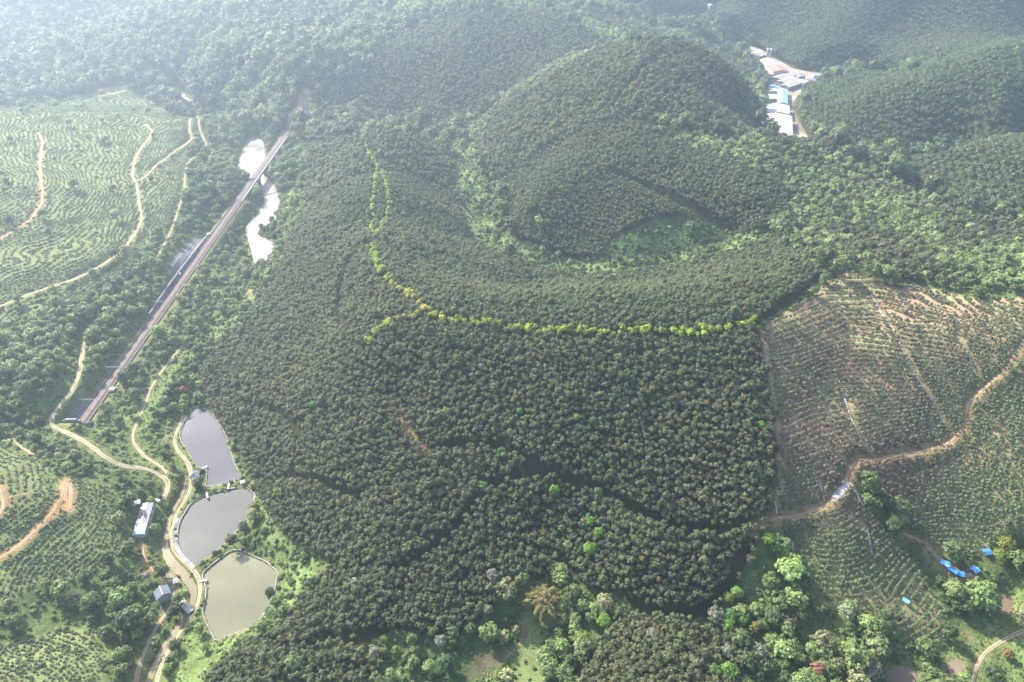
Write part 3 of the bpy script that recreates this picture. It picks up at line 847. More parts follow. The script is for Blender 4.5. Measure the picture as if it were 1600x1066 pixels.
for _, _, half, red, ln, _ in track_xyz:                        # cut banks along the red tracks
    if red < .3:
        continue
    js, is_ = near_grid(ln, 8)
    if MX[js, is_].size == 0:
        continue
    d, _ = line_dist(MX[js, is_], MY[js, is_], ln)
    w = ((1 - sstep(half, half + 3.0, d + fbm(MX[js, is_], MY[js, is_], 7, 5, 2))) * .8)[..., None]
    cover[js, is_, :3] = cover[js, is_, :3] * (1 - w) + np.array([.33, .17, .10]) * w
def bare_patch(px, colour, z=None, soft=2.5):
    """Bare earth with a shape of its own."""
    r = survey(px)[:, :2]
    js, is_ = near_grid(r, 8)
    d, _ = line_dist(MX[js, is_], MY[js, is_], np.concatenate([r, r[:1]]))
    d = np.where(inside(MX[js, is_], MY[js, is_], r), -d, d) + fbm(MX[js, is_], MY[js, is_], 5, 15, 2) * 1.5
    w = (1 - sstep(-soft, soft * .5, d))[..., None]
    cover[js, is_, :3] = cover[js, is_, :3] * (1 - w) + np.array(colour) * w
    stamp_ring(r)
    return r
bare_patch(P('455 180;464 154;474 138;486 140;488 160;482 182;470 192'), (.34, .22, .17), soft=4)
bare_patch(P('388 452;393 454;394 470;389 468'), (.36, .18, .12))
bare_patch(P('1498 978;1516 988;1528 1004;1512 1000'), (.30, .23, .15))
bare_patch(P('1538 984;1556 974;1553 990'), (.34, .2, .13))
bare_patch(P('1271 938;1300 946;1302 950;1282 950'), (.36, .26, .17))
bare_patch(P('742 1022;800 1008;795 1030;735 1064;720 1064'), (.095, .085, .058), soft=4)  # earth colour lowered here to paint in the gully's shade
bare_patch(P('206 814;212 812;208 832;202 832'), (.36, .17, .1), soft=1.5)
bare_patch(P('1205 108;1190 106;1180 98;1194 98'), (.36, .18, .11))
bare_patch(P('92 756;105 752;113 764;96 768'), (.40, .24, .13), soft=2)
bare_patch(P('250 892;268 888;275 912;258 915'), (.30, .25, .19), soft=2)
bare_patch(P('265 910;275 905;281 925;270 936'), (.42, .37, .28), soft=1.5)
bench = ((zone_grid == YOUNG) * (1.0 - .45 * np.maximum(sstep(300, 420, MX), sstep(225, 198, MY))) + (zone_grid == TERRACE) * .25).astype(np.float32)
bench *= sstep(.5, 3, _cl)
ROW_Z = {YOUNG: 1.15, TERRACE: .8}
contour = (Z / np.where(zone_grid == YOUNG, ROW_Z[YOUNG], ROW_Z[TERRACE])).astype(np.float32)
ground = grid_obj('ground', MX, MY, Z, 'ground', uv=False)
tag(ground, kind='structure')
ca = ground.data.color_attributes.new('cover', 'FLOAT_COLOR', 'POINT')
ca.data.foreach_set('color', cover.reshape(-1))
for nm, arr in (('bench', bench), ('contour', contour)):
    at = ground.data.attributes.new(nm, 'FLOAT', 'POINT')
    at.data.foreach_set('value', arr.ravel())

def ribbon(name, ln, half, mat, lift=.14, cross=4, edge=.12, parent=None, wob=0.0):
    d = np.gradient(ln[:, :2], axis=0)
    d /= np.maximum(np.linalg.norm(d, axis=1), 1e-6)[:, None]
    nr = np.stack([-d[:, 1], d[:, 0]], -1)
    hh = np.broadcast_to(half, len(ln)).astype(float)
    if wob:
        hh = hh * (1 + wob * fbm(ln[:, 0], ln[:, 1], 9, 33, 3))
    k = np.linspace(-1, 1, cross + 1)
    X = ln[:, :1] + nr[:, :1] * k * hh[:, None]
    Y = ln[:, 1:2] + nr[:, 1:] * k * hh[:, None]
    ZZ = zat(X, Y) + lift
    ZZ[:, 0] -= edge
    ZZ[:, -1] -= edge
    return grid_obj(name, X, Y, ZZ, mat, parent=parent)

for name, label, half, red, ln, zz in track_xyz:
    far = np.hypot(ln[:, 0], ln[:, 1]).mean() > 760
    o = ribbon(name, ln, half, 'track', .45 if far else .16, 4, .3 if far else .14, wob=.42)
    tag(o, kind='structure', label=label)
    o['redness'] = float(red)
    o['grassy'] = 1.0

def ring_sheet(name, ring, z, mat, kind='structure', label=None):
    o = mesh_obj(name, [(a, b, z) for a, b in ring], [tuple(range(len(ring)))], mat)
    if o.data.polygons[0].normal.z < 0:
        o.data.flip_normals()
    return tag(o, label, kind=kind)
ring_sheet('water', river_xy, -3.0, 'river_water', label='bright silty river passing under the railway')
for p, m, lb in zip(pond_xy, ('pond_grey', 'pond_mid', 'pond_tan'), ('grey fish pond farthest up the valley', 'grey-green fish pond in the middle', 'tan fish pond nearest the bottom of the picture')):
    ring_sheet('water', p, 0.0, m, label=lb)
for (r, lv), m in zip(pool_xy, ('river_water', 'pond_grey', 'pool_water', 'pool_water', 'pool_water', 'pool_water')):
    ring_sheet('water', r, lv, m)
_d = np.gradient(canal_xyw[:, :2], axis=0); _d /= np.linalg.norm(_d, axis=1)[:, None]
_k = np.array([-1.12, 0, 1.12])
_X = canal_xyw[:, :1] - _d[:, 1:] * _k * canal_xyw[:, 2:]
_Y = canal_xyw[:, 1:2] + _d[:, :1] * _k * canal_xyw[:, 2:]
_lev = canal_lev
tag(grid_obj('water', _X, _Y, np.repeat(_lev[:, None], 3, 1), 'mud_water'), 'muddy tan channel winding below the fish ponds', kind='structure')

# ------------------------------------------------------------------ railway
rail = thing('railway', 'single railway line on brown ballast running straight up the valley', None, (0, 0, 0), kind='structure')
def rail_strip(name, s0, s1, offs, zs, mat, parent, step=6.0):
    """Cross-section (offset, height pairs) swept along the line."""
    n = max(2, int((s1 - s0) / step))
    s = np.linspace(s0, s1, n)
    X = RA[0] + RDIR[0] * s[:, None] + RNRM[0] * np.array(offs)
    Y = RA[1] + RDIR[1] * s[:, None] + RNRM[1] * np.array(offs)
    o = grid_obj(name, X, Y, np.broadcast_to(np.array(zs, float), X.shape), mat, parent=parent)
    o.data.polygons.foreach_set('use_smooth', [False] * len(o.data.polygons))
    return o
for a, b in ((0, BR0), (BR1, RLEN)):
    rail_strip('track_formation', a, b, (4.5, -4.5), (RAIL_Z - .78, RAIL_Z - .78), 'ballast', rail)
    for sd in (1, -1):
        hw = .85
        rail_strip('drain_wall', a + .5, b - .5, (sd * 3.8 + .18, sd * 3.8 + .18, sd * 3.8 - .18, sd * 3.8 - .18), (RAIL_Z - .9, RAIL_Z - .9 + hw, RAIL_Z - .9 + hw, RAIL_Z - .9), 'dark_concrete', rail)
rail_strip('ballast_bed', 0, RLEN, (2.5, 1.55, -1.55, -2.5), (RAIL_Z - .74, RAIL_Z - .26, RAIL_Z - .26, RAIL_Z - .74), 'ballast', rail)
for sd in (1, -1):
    rail_strip('rail', 0, RLEN, (sd * .75 + .07, sd * .75 + .07, sd * .75 - .07, sd * .75 - .07), (RAIL_Z - .2, RAIL_Z, RAIL_Z, RAIL_Z - .2), 'steel', rail)
sl = Shape()
ang = math.atan2(RDIR[1], RDIR[0])
for s in np.arange(.6, RLEN, .75):
    c = rail_pt(s)
    a, b = c + RNRM * 1.25, c - RNRM * 1.25
    h = RDIR * .12
    z0, z1 = RAIL_Z - .3, RAIL_Z - .17
    sl.add([(*(a - h), z1), (*(a + h), z1), (*(b + h), z1), (*(b - h), z1), (*(a - h), z0), (*(a + h), z0), (*(b + h), z0), (*(b - h), z0)], [(3, 2, 1, 0), (0, 1, 5, 4), (1, 2, 6, 5), (2, 3, 7, 6), (3, 0, 4, 7)])
tag(sl.make('sleepers', 'sleeper', rail), kind='stuff')

# viaduct over the river
mid = rail_pt((BR0 + BR1) / 2)
via = thing('railway_viaduct', 'long low concrete railway viaduct crossing the bright river', 'viaduct', (mid[0], mid[1], -3), ang)
L2 = (BR1 - BR0) / 2 - .05
zr = RAIL_Z + 3                                                # rail level above the river
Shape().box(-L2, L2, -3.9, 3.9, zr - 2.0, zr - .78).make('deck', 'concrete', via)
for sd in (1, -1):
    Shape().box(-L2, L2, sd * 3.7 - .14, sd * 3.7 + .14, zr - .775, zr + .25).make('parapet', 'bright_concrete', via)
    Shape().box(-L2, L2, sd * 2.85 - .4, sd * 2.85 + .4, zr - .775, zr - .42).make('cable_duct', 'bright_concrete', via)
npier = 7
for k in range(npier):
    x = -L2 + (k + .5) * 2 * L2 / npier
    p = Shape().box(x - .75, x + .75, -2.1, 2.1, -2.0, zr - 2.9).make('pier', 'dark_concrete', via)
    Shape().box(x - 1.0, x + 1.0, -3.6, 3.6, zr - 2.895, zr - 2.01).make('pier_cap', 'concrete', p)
for k in range(2):
    c = (L2 * .42, L2 * -.38)[k]
    Shape().box(c - 1.6, c + 1.6, 3.91, 5.2, zr - 1.2, zr - 1.0).box(c - 1.6, c + 1.6, 5.1, 5.2, zr - .99, zr + .2).make('refuge_platform', 'metal', via)

def portal(name, label, s0, sign, w, h, wall_mat):
    """Tunnel headwall at s0; the tunnel runs in the direction sign * line."""
    c = rail_pt(s0)
    t = thing(name, label, 'tunnel mouth', (c[0], c[1], RAIL_Z - .9), ang + (0 if sign > 0 else math.pi))
    # x = into the hill, y = across
    aw, ah = 3.0, 4.6                                          # half width of the opening, springing height
    arch = [(-aw, 0)] + [(-aw * math.cos(k * math.pi / 10), ah + aw * .85 * math.sin(k * math.pi / 10)) for k in range(11)] + [(aw, 0)]
    outer = [(-w, 0), (-w, h * .55), (-w * .8, h * .9), (-w * .5, h)] + [(-w * .5 + w * k / 4, h) for k in range(1, 5)] + [(w * .8, h * .9), (w, h * .55), (w, 0)]
    outer = [outer[0]] + outer[1:-1] + [outer[-1]]
    n = min(len(arch), len(outer))
    ia = np.linspace(0, len(arch) - 1, 13).round().astype(int)
    io = np.linspace(0, len(outer) - 1, 13).round().astype(int)
    sh = Shape()
    for k in range(12):
        a0, a1, o0, o1 = arch[ia[k]], arch[ia[k + 1]], outer[io[k]], outer[io[k + 1]]
        for x in (-.45, .45):
            q = [(x, *a0), (x, *a1), (x, *o1), (x, *o0)]
            sh.add(q, [(0, 1, 2, 3) if x > 0 else (3, 2, 1, 0)])
        sh.add([(-.45, *o0), (.45, *o0), (.45, *o1), (-.45, *o1)], [(0, 1, 2, 3)])
        sh.add([(-.45, *a0), (.45, *a0), (.45, *a1), (-.45, *a1)], [(3, 2, 1, 0)])
    sh.make('headwall', wall_mat, t)
    v = Shape()
    for k in range(12):
        a0, a1 = arch[ia[k]], arch[ia[k + 1]]
        v.add([(.46, *a0), (26, *a0), (26, *a1), (.46, *a1)], [(0, 1, 2, 3)])
    v.add([(26, *arch[i]) for i in ia], [tuple(range(13))])
    v.make('tunnel_lining', 'dark_void', t)
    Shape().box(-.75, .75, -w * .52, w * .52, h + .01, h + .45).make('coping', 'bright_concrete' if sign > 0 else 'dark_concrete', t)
    for sd in (1, -1):
        wg = Shape()
        y0, y1 = sd * (w + .05), sd * (w + .55)
        x1 = -7.0
        lo, hi = min(y0, y1), max(y0, y1)
        wg.add([(-.5, lo, 0), (-.5, hi, 0), (-.5, hi, h * .6), (-.5, lo, h * .6), (x1, lo, 0), (x1, hi, 0), (x1, hi, 1.2), (x1, lo, 1.2)],
               [(0, 1, 2, 3), (7, 6, 5, 4), (0, 3, 7, 4), (2, 1, 5, 6), (3, 2, 6, 7)])
        wg.make('wing_wall', wall_mat if sign > 0 else 'concrete', t)
    return t
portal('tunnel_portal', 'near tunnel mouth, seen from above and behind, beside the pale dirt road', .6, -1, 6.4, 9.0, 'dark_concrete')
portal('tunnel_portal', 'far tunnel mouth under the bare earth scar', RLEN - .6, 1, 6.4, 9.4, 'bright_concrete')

# cutting: retaining wall and panelled slopes on the uphill side
s0, s1 = rail_s(248, 494), rail_s(334, 366)
c = rail_pt((s0 + s1) / 2, 5.6)
rw = thing('retaining_wall', 'long retaining wall with pale coping in the railway cutting', 'retaining wall', (c[0], c[1], RAIL_Z - 1.2), ang)
hl = (s1 - s0) / 2
nseg = 14
for k in range(nseg):
    a, b = -hl + 2 * hl * k / nseg, -hl + 2 * hl * (k + 1) / nseg
    hgt = 1.4 + 2.2 * math.sin(math.pi * min(1, (k + 1.5) / (nseg + 1)) ** .8)
    w = Shape().box(a + .03, b - .03, -.45, .45, 0, hgt).make('wall_bay', 'dark_concrete', rw)
    Shape().box(a + .03, b - .03, -.5, .6, hgt + .01, hgt + .25).make('coping', 'dark_concrete', w)
def slope_panel(label, quad):
    """Draped concrete slope facing with a raised lattice."""
    q = survey(quad)[:, :2]
    n, m = 13, 9
    a, b = np.meshgrid(np.linspace(0, 1, n), np.linspace(0, 1, m))
    pt = (q[0] * (1 - a[..., None]) + q[1] * a[..., None]) * (1 - b[..., None]) + (q[3] * (1 - a[..., None]) + q[2] * a[..., None]) * b[..., None]
    base = pt.reshape(-1, 2).mean(0)
    bz = float(zat(*base))
    zz = zat(pt[..., 0], pt[..., 1]) + .35
    t = thing('slope_facing', label, 'slope facing', (base[0], base[1], bz))
    grid_obj('facing', pt[..., 0] - base[0], pt[..., 1] - base[1], zz - bz, 'lattice', parent=t)
    loc = np.concatenate([pt - base, zz[..., None] - bz + .12], -1)
    lines = [loc[j] for j in range(0, m, 2)] + [loc[:, i] for i in range(0, n, 2)]
    for ln in lines:
        s = Shape()
        for p0, p1 in zip(ln[:-1], ln[1:]):
            s.bar(p0, p1, .22, 4, caps=False)
        s.make('lattice_rib', 'dark_concrete', t)
    stamp(np.concatenate([q, q[:1]]), 2.2)
    stamp_ring(q)
    return t
slope_panel('purple-grey panelled slope above the railway retaining wall', P('266 412;306 368;318 376;281 446'))
slope_panel('dark stone-faced slope beside the near tunnel mouth', P('106 655;128 622;150 632;124 662'))

def gantry(label, u, v, span, left=4.9):
    s = rail_s(u, v)
    c = rail_pt(s, 0)
    t = thing('signal_gantry', label, 'gantry', (c[0], c[1], RAIL_Z - .8), ang)
    for y in (left, left - span):
        Shape().bar((0, y, 0), (0, y, 6.3), .17, 6).make('post', 'metal', t)
    Shape().bar((0, left + .6, 6.3), (0, left - span - .3, 6.3), .15, 6).bar((0, left + .6, 5.7), (0, left - span - .3, 5.7), .08, 5).make('beam', 'metal', t)
    return t
gantry('white frame over the line at the end of the retaining wall', 258, 480, 6.5)
gantry('thin dark beam over the line beside the bushes', 192, 583, 9.2)
gantry('pale pole and beam over the line near the tunnel mouth', 147, 634, 9.2)
def hut(label, xy, z, w, l, h, yaw, wall='white_wall', roof='white_roof', cat='hut', name='equipment_hut'):
    t = thing(name, label, cat, (xy[0], xy[1], z), yaw)
    Shape().box(-w / 2, w / 2, -l / 2, l / 2, 0, h).make('walls', wall, t)
    Shape().add([(-w / 2 - .2, -l / 2 - .2, h + .01), (w / 2 + .2, -l / 2 - .2, h + .01), (w / 2 + .2, l / 2 + .2, h + .01), (-w / 2 - .2, l / 2 + .2, h + .01), (-w / 2 - .2, -l / 2 - .2, h + .16), (w / 2 + .2, -l / 2 - .2, h + .4), (w / 2 + .2, l / 2 + .2, h + .4), (-w / 2 - .2, l / 2 + .2, h + .16)],
                [(3, 2, 1, 0), (4, 5, 6, 7), (0, 1, 5, 4), (1, 2, 6, 5), (2, 3, 7, 6), (3, 0, 4, 7)]).make('roof', roof, t)
    Shape().box(-.4, .4, -l / 2 - .04, -l / 2 - .005, .02, 1.9).make('door', 'grey_wall', t)
    return t
hut('small white hut against the railway retaining wall', rail_pt(rail_s(289, 430), 5.2), RAIL_Z - .8, 1.6, 2.4, 2.2, ang)
hut('white block where the footpath meets the railway', rail_pt(rail_s(184, 609), -5.4), RAIL_Z - .8, 2.2, 3.0, 1.6, ang)
hut('small pale cabinet beside the line near the viaduct', rail_pt(rail_s(331, 367), 5.0), RAIL_Z - .8, 1.4, 2.0, 1.8, ang)

# ------------------------------------------------------------------ fish ponds: walls, jetties, pavilion
def pond_wall(ring, label, mat, th=.42, top=.95, gap=None):
    nx = np.roll(ring, -1, 0) - np.roll(ring, 1, 0)
    nx /= np.maximum(np.linalg.norm(nx, axis=1), 1e-6)[:, None]
    out = np.stack([nx[:, 1], -nx[:, 0]], -1)
    if inside(ring[:, 0] + out[:, 0] * .5, ring[:, 1] + out[:, 1] * .5, ring).mean() > .5:
        out = -out
    n = len(ring)
    a, b = ring - out * .05, ring + out * th
    s = Shape()
    vs = [(*p, -1.2) for p in a] + [(*p, top) for p in a] + [(*p, top) for p in b] + [(*p, -.5) for p in b]
    fs = []
    for k in range(n):
        j = (k + 1) % n
        fs += [(k, j, n + j, n + k), (n + k, n + j, 2 * n + j, 2 * n + k), (2 * n + k, 2 * n + j, 3 * n + j, 3 * n + k)]
    o = s.add(vs, fs).make('pond_wall', mat)
    return tag(o, label, 'wall')
pond_wall(pond_xy[0], 'thin concrete edge round the grey upper fish pond', 'concrete', .35, .8)
pond_wall(pond_xy[1], 'pale concrete edge round the grey-green middle fish pond', 'concrete', .5, .85)
pond_wall(pond_xy[2], 'pale concrete wall round the tan lower fish pond', 'concrete', .42, .9)
# broad concrete apron on the left bank of the middle pond
_ap = pond_xy[1]
def bank_strip(px, label, half, mat='concrete', z=.0, lift=.9):
    ln = densify(smooth_line(on_level(*P(px).T, z), 2), 2)
    X = ln[:, :1] + np.gradient(ln[:, :2], axis=0)[:, 1:] * 0
    o = ribbon('bank_apron', ln, half, mat, .3, 2, 0)
    return tag(o, label, kind='structure')
bank_strip('304 890;284 870;275.5 851;275.5 831;280 812', 'pale rubble bank along the middle pond', 1.0, 'concrete')

def jetty(label, a, b, z, half, mat='bright_concrete'):
    A, B = on_level(*a, z), on_level(*b, z)
    d = B - A
    L = float(np.linalg.norm(d))
    t = thing('jetty', label, 'jetty', (A[0], A[1], 0), math.atan2(d[1], d[0]))
    Shape().box(0, L, -half, half, z - .22, z).make('deck', mat, t)
    for x in (L * .35, L - .25):
        for y in (-half + .14, half - .14):
            Shape().box(x - .1, x + .1, y - .1, y + .1, -1.5, z - .225).make('post', 'concrete', t)
    return t
jetty('short jetty beside the pavilion on the grey pond', (309, 736), (324, 728), 1.25, .6)
jetty('white sluice jetty on the left wall of the tan pond', (312, 908), (323.5, 906), 1.35, .55)
jetty('white sluice across the dike between the two upper ponds', (358, 753), (356.5, 764), 1.45, .5)
jetty('small sluice plank on the left end of the upper dike', (322, 768), (324.5, 778), 1.45, .5)
fb = rail_s(400, 300)
jetty('thin brown log weir across the river below the viaduct', (409.5, 306), (433, 299), -2.2, .5, 'timber')
A, B = on_level(280, 936.5, 1.2), on_level(299, 955.5, 1.2)
d = B - A
br = thing('footbridge', 'white concrete bridge over the muddy channel by the small house', 'bridge', (*((A + B) / 2), .2), math.atan2(d[1], d[0]))
hl = float(np.linalg.norm(d)) / 2
Shape().box(-hl, hl, -1.7, 1.7, .6, 1.0).make('deck', 'bright_concrete', br)
for sd in (1, -1):
    Shape().box(-hl, hl, sd * 1.6 - .1, sd * 1.6 + .1, 1.005, 1.35).make('kerb', 'bright_concrete', br)
    Shape().box(sd * hl * .62 - .3, sd * hl * .62 + .3, -1.5, 1.5, -2.2, .595).make('pier', 'concrete', br)

c = on_level(305.5, 746, 1.2)
pv = thing('pavilion', 'small grey hip-roofed pavilion at the corner of the grey pond', 'pavilion', (c[0], c[1], float(zat(*c)) - .1), .12)
for x in (-1.7, 1.7):
    for y in (-1.7, 1.7):
        Shape().box(x - .14, x + .14, y - .14, y + .14, 0, 2.7).make('post', 'white_wall', pv)
Shape().box(-2.1, 2.1, -2.1, 2.1, -.3, .2).make('floor_slab', 'concrete', pv)
r = 2.7
for k in range(4):
    a = [(-r, -r), (r, -r), (r, r), (-r, r)]
    p, q = a[k], a[(k + 1) % 4]
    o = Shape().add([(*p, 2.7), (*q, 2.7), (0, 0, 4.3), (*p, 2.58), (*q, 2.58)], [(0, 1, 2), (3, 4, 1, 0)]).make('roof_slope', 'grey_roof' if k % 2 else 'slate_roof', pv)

# ------------------------------------------------------------------ houses and sheds
def shed(name, label, cat, a, b, width, zg, h, rise, roof, wall='white_wall', group=None, doors=1, windows=0, over=.5, second=None, kind=None, end_mat=None):
    """Gabled building; a, b = the ends of its ridge in the photograph, zg = ground level."""
    A, B = on_level(*a, zg + h + rise), on_level(*b, zg + h + rise)
    d = B - A
    L = float(np.linalg.norm(d)) / 2
    c = (A + B) / 2
    t = thing(name, label, cat, (c[0], c[1], zg), math.atan2(d[1], d[0]) - math.pi / 2, group)
    w = width / 2
    s = Shape()
    s.add([(-w, -L, -1.5), (w, -L, -1.5), (w, L, -1.5), (-w, L, -1.5), (-w, -L, h), (w, -L, h), (w, L, h), (-w, L, h), (0, -L, h + rise), (0, L, h + rise)],
          [(0, 1, 5, 8, 4), (2, 3, 7, 9, 6), (1, 2, 6, 5), (3, 0, 4, 7)])
    s.make('walls', wall, t)
    k = rise / w
    def slope(sd, y0, y1, mat):
        x0, x1 = 0.0, sd * (w + over)
        z0, z1 = h + rise + .12, h - over * k + .12
        v = [(x0, y0, z0), (x1, y0, z1), (x1, y1, z1), (x0, y1, z0)]
        v += [(p[0], p[1], p[2] - .1) for p in v]
        f = [(0, 1, 2, 3), (7, 6, 5, 4), (0, 4, 5, 1), (1, 5, 6, 2), (2, 6, 7, 3)]
        if sd < 0:
            f = [tuple(reversed(q)) for q in f]
        return Shape().add(v, f).make('roof_slope', mat, t)
    y0, y1 = -L - over, L + over
    cuts = [(y0, y1, roof)]
    if second:
        ym = -L + 2 * L * second[0]
        cuts = [(y0, ym - .02, roof), (ym + .02, y1, second[1])]
    for p, q, m in cuts:
        slope(1, p, q, m)
        slope(-1, p, q, m)
    Shape().box(-.22, .22, y0, y1, h + rise + .13, h + rise + .22).make('ridge_cap', 'metal', t)
    for i in range(doors):
        y = -L * .5 + i * L
        Shape().box(w + .005, w + .06, y - min(1.6, L * .3), y + min(1.6, L * .3), .02, min(3.0, h * .85)).make('door', 'grey_wall', t)
    for i in range(windows):
        for sd in (1, -1):
            y = -L + 2 * L * (i + .5) / windows
            f = Shape().box(sd * (w + .03) - .025, sd * (w + .03) + .025, y - .6, y + .6, 1.1, 2.1).make('window', 'dark_void', t)
            Shape().box(sd * (w + .08) - .02, sd * (w + .08) + .02, y - .75, y + .75, .95, 1.09).make('sill', 'white_wall', f)
    ring = np.array([(x, y) for x, y in ((-w - 1, -L - 1), (w + 1, -L - 1), (w + 1, L + 1), (-w - 1, L + 1))])
    ca_, sa_ = math.cos(t.rotation_euler.z), math.sin(t.rotation_euler.z)
    stamp_ring(ring @ np.array([[ca_, sa_], [-sa_, ca_]]) + c)
    return t
zq = lambda u, v: float(zat(*survey([(u, v)])[0, :2]))
shed('farm_shed', 'long low shed with grey roof and light blue sheets at its lower end', 'shed', (230, 786), (215.5, 834), 5.4, zq(226, 812), 3.0, .55, 'grey_roof', 'white_wall', doors=2, windows=4, over=.35, second=(.68, 'blue_roof'))
shed('farmhouse', 'small house with blue-grey gabled roof beside the muddy channel', 'house', (249.5, 917), (254, 928), 5.8, zq(248, 932), 3.2, 1.5, 'slate_roof', 'grey_wall', doors=1, windows=2)
hut('low grey lean-to at the upper end of the long shed', on_level(219, 793, 6), zq(219, 793) - .1, 2.6, 2.8, 2.0, .4, 'grey_wall', 'slate_roof', 'lean-to', 'lean_to')
hut('tiny pale green pump shelter at the corner of the middle pond', on_level(380, 756, 1.0), .7, 2.2, 1.6, 1.8, .3, 'white_wall', 'white_roof', 'shelter', 'pump_shelter')
hut('tiny white outhouse on the pale yard by the bridge', on_level(275, 910, 2.0), zq(275, 910) - .1, 1.9, 2.4, 2.1, .5, 'white_wall', 'white_roof', 'outhouse', 'outhouse')
c = on_level(246.5, 782, 6)
tk = thing('water_tank', 'small white water tank at the end of the turning place', 'tank', (c[0], c[1], zq(246, 782)), -.6)
Shape().bar((-1.7, 0, 1.5), (1.7, 0, 1.5), .95, 14).make('barrel', 'white_wall', tk)
for x in (-1.1, 1.1):
    Shape().box(x - .12, x + .12, -.8, .8, -.3, .75).make('cradle', 'concrete', tk)

VG = 'buildings of the village in the far valley'
VB = [
    ('warehouse', 'largest white-roofed warehouse at the near end of the far village', (1214.5, 176.5), (1214.5, 210), 32, 8, 2.2, 'white_roof', 'white_wall', None),
    ('shed', 'low pinkish-white shed built against the largest warehouse', (1234, 210), (1253, 216), 14, 4, 1.0, 'white_roof', 'grey_wall', None),
    ('warehouse', 'wide white-roofed warehouse just behind the largest one', (1216, 161.5), (1216, 174.5), 25, 7, 1.6, 'white_roof', 'white_wall', (.0, 'white_roof')),
    ('warehouse', 'narrow light blue roofed warehouse in the middle of the far village', (1223, 138), (1223, 160), 11.5, 6, 1.3, 'blue_roof', 'grey_wall', None),
    ('house', 'square white house left of the light blue warehouse', (1210, 147.5), (1210, 154), 14, 6, .8, 'white_roof', 'white_wall', None),
    ('house', 'low white and blue roof left of the yard in the far village', (1210, 133), (1210, 142), 10, 5, .9, 'blue_roof', 'white_wall', (.4, 'white_roof')),
    ('storehouse', 'uppermost of three parallel long beige roofs in the far village', (1214, 121), (1238, 113), 15, 6, 1.6, 'beige_roof', 'grey_wall', None),
    ('storehouse', 'middle of three parallel long beige roofs in the far village', (1221, 127), (1243, 120), 14, 5.5, 1.5, 'beige_roof', 'grey_wall', None),
    ('storehouse', 'lowest of three parallel long beige roofs in the far village', (1227, 133), (1249, 126), 12, 5, 1.4, 'beige_roof', 'grey_wall', None),
    ('house', 'pale house at the right end of the beige roofs', (1250, 124), (1262, 127), 15, 6, 1.4, 'beige_roof', 'white_wall', None),
    ('house', 'small grey-roofed house behind the beige roofs', (1244, 114), (1253, 119), 12, 5, 1.4, 'grey_roof', 'grey_wall', None),
    ('factory', 'large hall with half white, half red roof at the upper end of the village', (1196.5, 91), (1221, 109), 20, 9, 2.0, 'white_roof', 'white_wall', (.5, 'red_roof')),
    ('shed', 'long low red roof beside the half white hall', (1191, 107), (1204, 116), 10, 4, 1.0, 'red_roof', 'grey_wall', None),
    ('house', 'pale roof farthest up the left end of the village row', (1150, 72.5), (1157, 75), 10, 5, 1.2, 'white_roof', 'white_wall', None),
    ('house', 'second pale roof from the far end of the village row', (1159, 75.5), (1165, 78), 11, 5, 1.2, 'white_roof', 'white_wall', None),
    ('house', 'small bright roof half way along the village row', (1172, 80.5), (1178, 83), 10, 5, 1.2, 'white_roof', 'white_wall', None),
    ('house', 'grey roof in the village row left of the silos', (1181, 86), (1187, 83.5), 10, 5, 1.2, 'grey_roof', 'grey_wall', None),
    ('house', 'beige roof next to the white silos', (1188, 83.5), (1194, 86), 9, 5, 1.2, 'beige_roof', 'grey_wall', None),
    ('house', 'low pale grey roof at the right edge of the village', (1264, 121.5), (1278, 124.5), 10, 4.5, 1.0, 'grey_roof', 'grey_wall', None),
    ('house', 'tall grey building at the start of the pale side road', (1274, 115), (1285, 116.5), 12, 9, 1.0, 'grey_roof', 'grey_wall', None),
    ('house', 'light blue roofed house far up the valley near the top of the picture', (1101, 8.5), (1106, 6), 15, 6, 1.4, 'blue_roof', 'white_wall', None),
    ('house', 'pale house right beside the far light blue roof', (1109, 6), (1113, 7), 10, 6, 1.2, 'white_roof', 'white_wall', None),
    ('shed', 'long blue roofed shed at the far bend of the village road', (1054, 37), (1066, 41), 12, 5, 1.2, 'blue_roof', 'grey_wall', None),
]
for nm, lb, a, b, w, h, rise, rf, wl, sec in VB:
    zg = 30.0 if a[1] > 66 else zq((a[0] + b[0]) / 2, (a[1] + b[1]) / 2 + 3)
    if nm == 'warehouse' and sec and sec[0] == 0:
        sec = None
    shed(nm, lb, nm if nm != 'storehouse' else 'warehouse', a, b, w, zg, h, rise, rf, wl, VG, doors=1, windows=2 if nm == 'house' else 4, second=sec)
for (u, v), lb in (((1198, 88.5), 'left of two tall white silos'), ((1203, 89), 'right of two tall white silos')):
    c = on_level(u, v, 30)
    t = thing('silo', lb, 'silo', (c[0], c[1], 30), 0, 'white silos')
    Shape().bar((0, 0, 1.5), (0, 0, 10.5), 2.1, 14).make('barrel', 'white_wall', t)
    Shape().bar((0, 0, 10.51), (0, 0, 12), 2.1, 14, .4).make('cone_top', 'white_roof', t)
    for k in range(4):
        an = k * math.pi / 2 + .4
        Shape().bar((1.7 * math.cos(an), 1.7 * math.sin(an), -.3), (1.7 * math.cos(an), 1.7 * math.sin(an), 1.49), .16, 5).make('leg', 'metal', t)
ring_sheet('village_yard', VILLAGE, 30.3, 'yard', label='pale concrete yards and lanes between the village buildings')

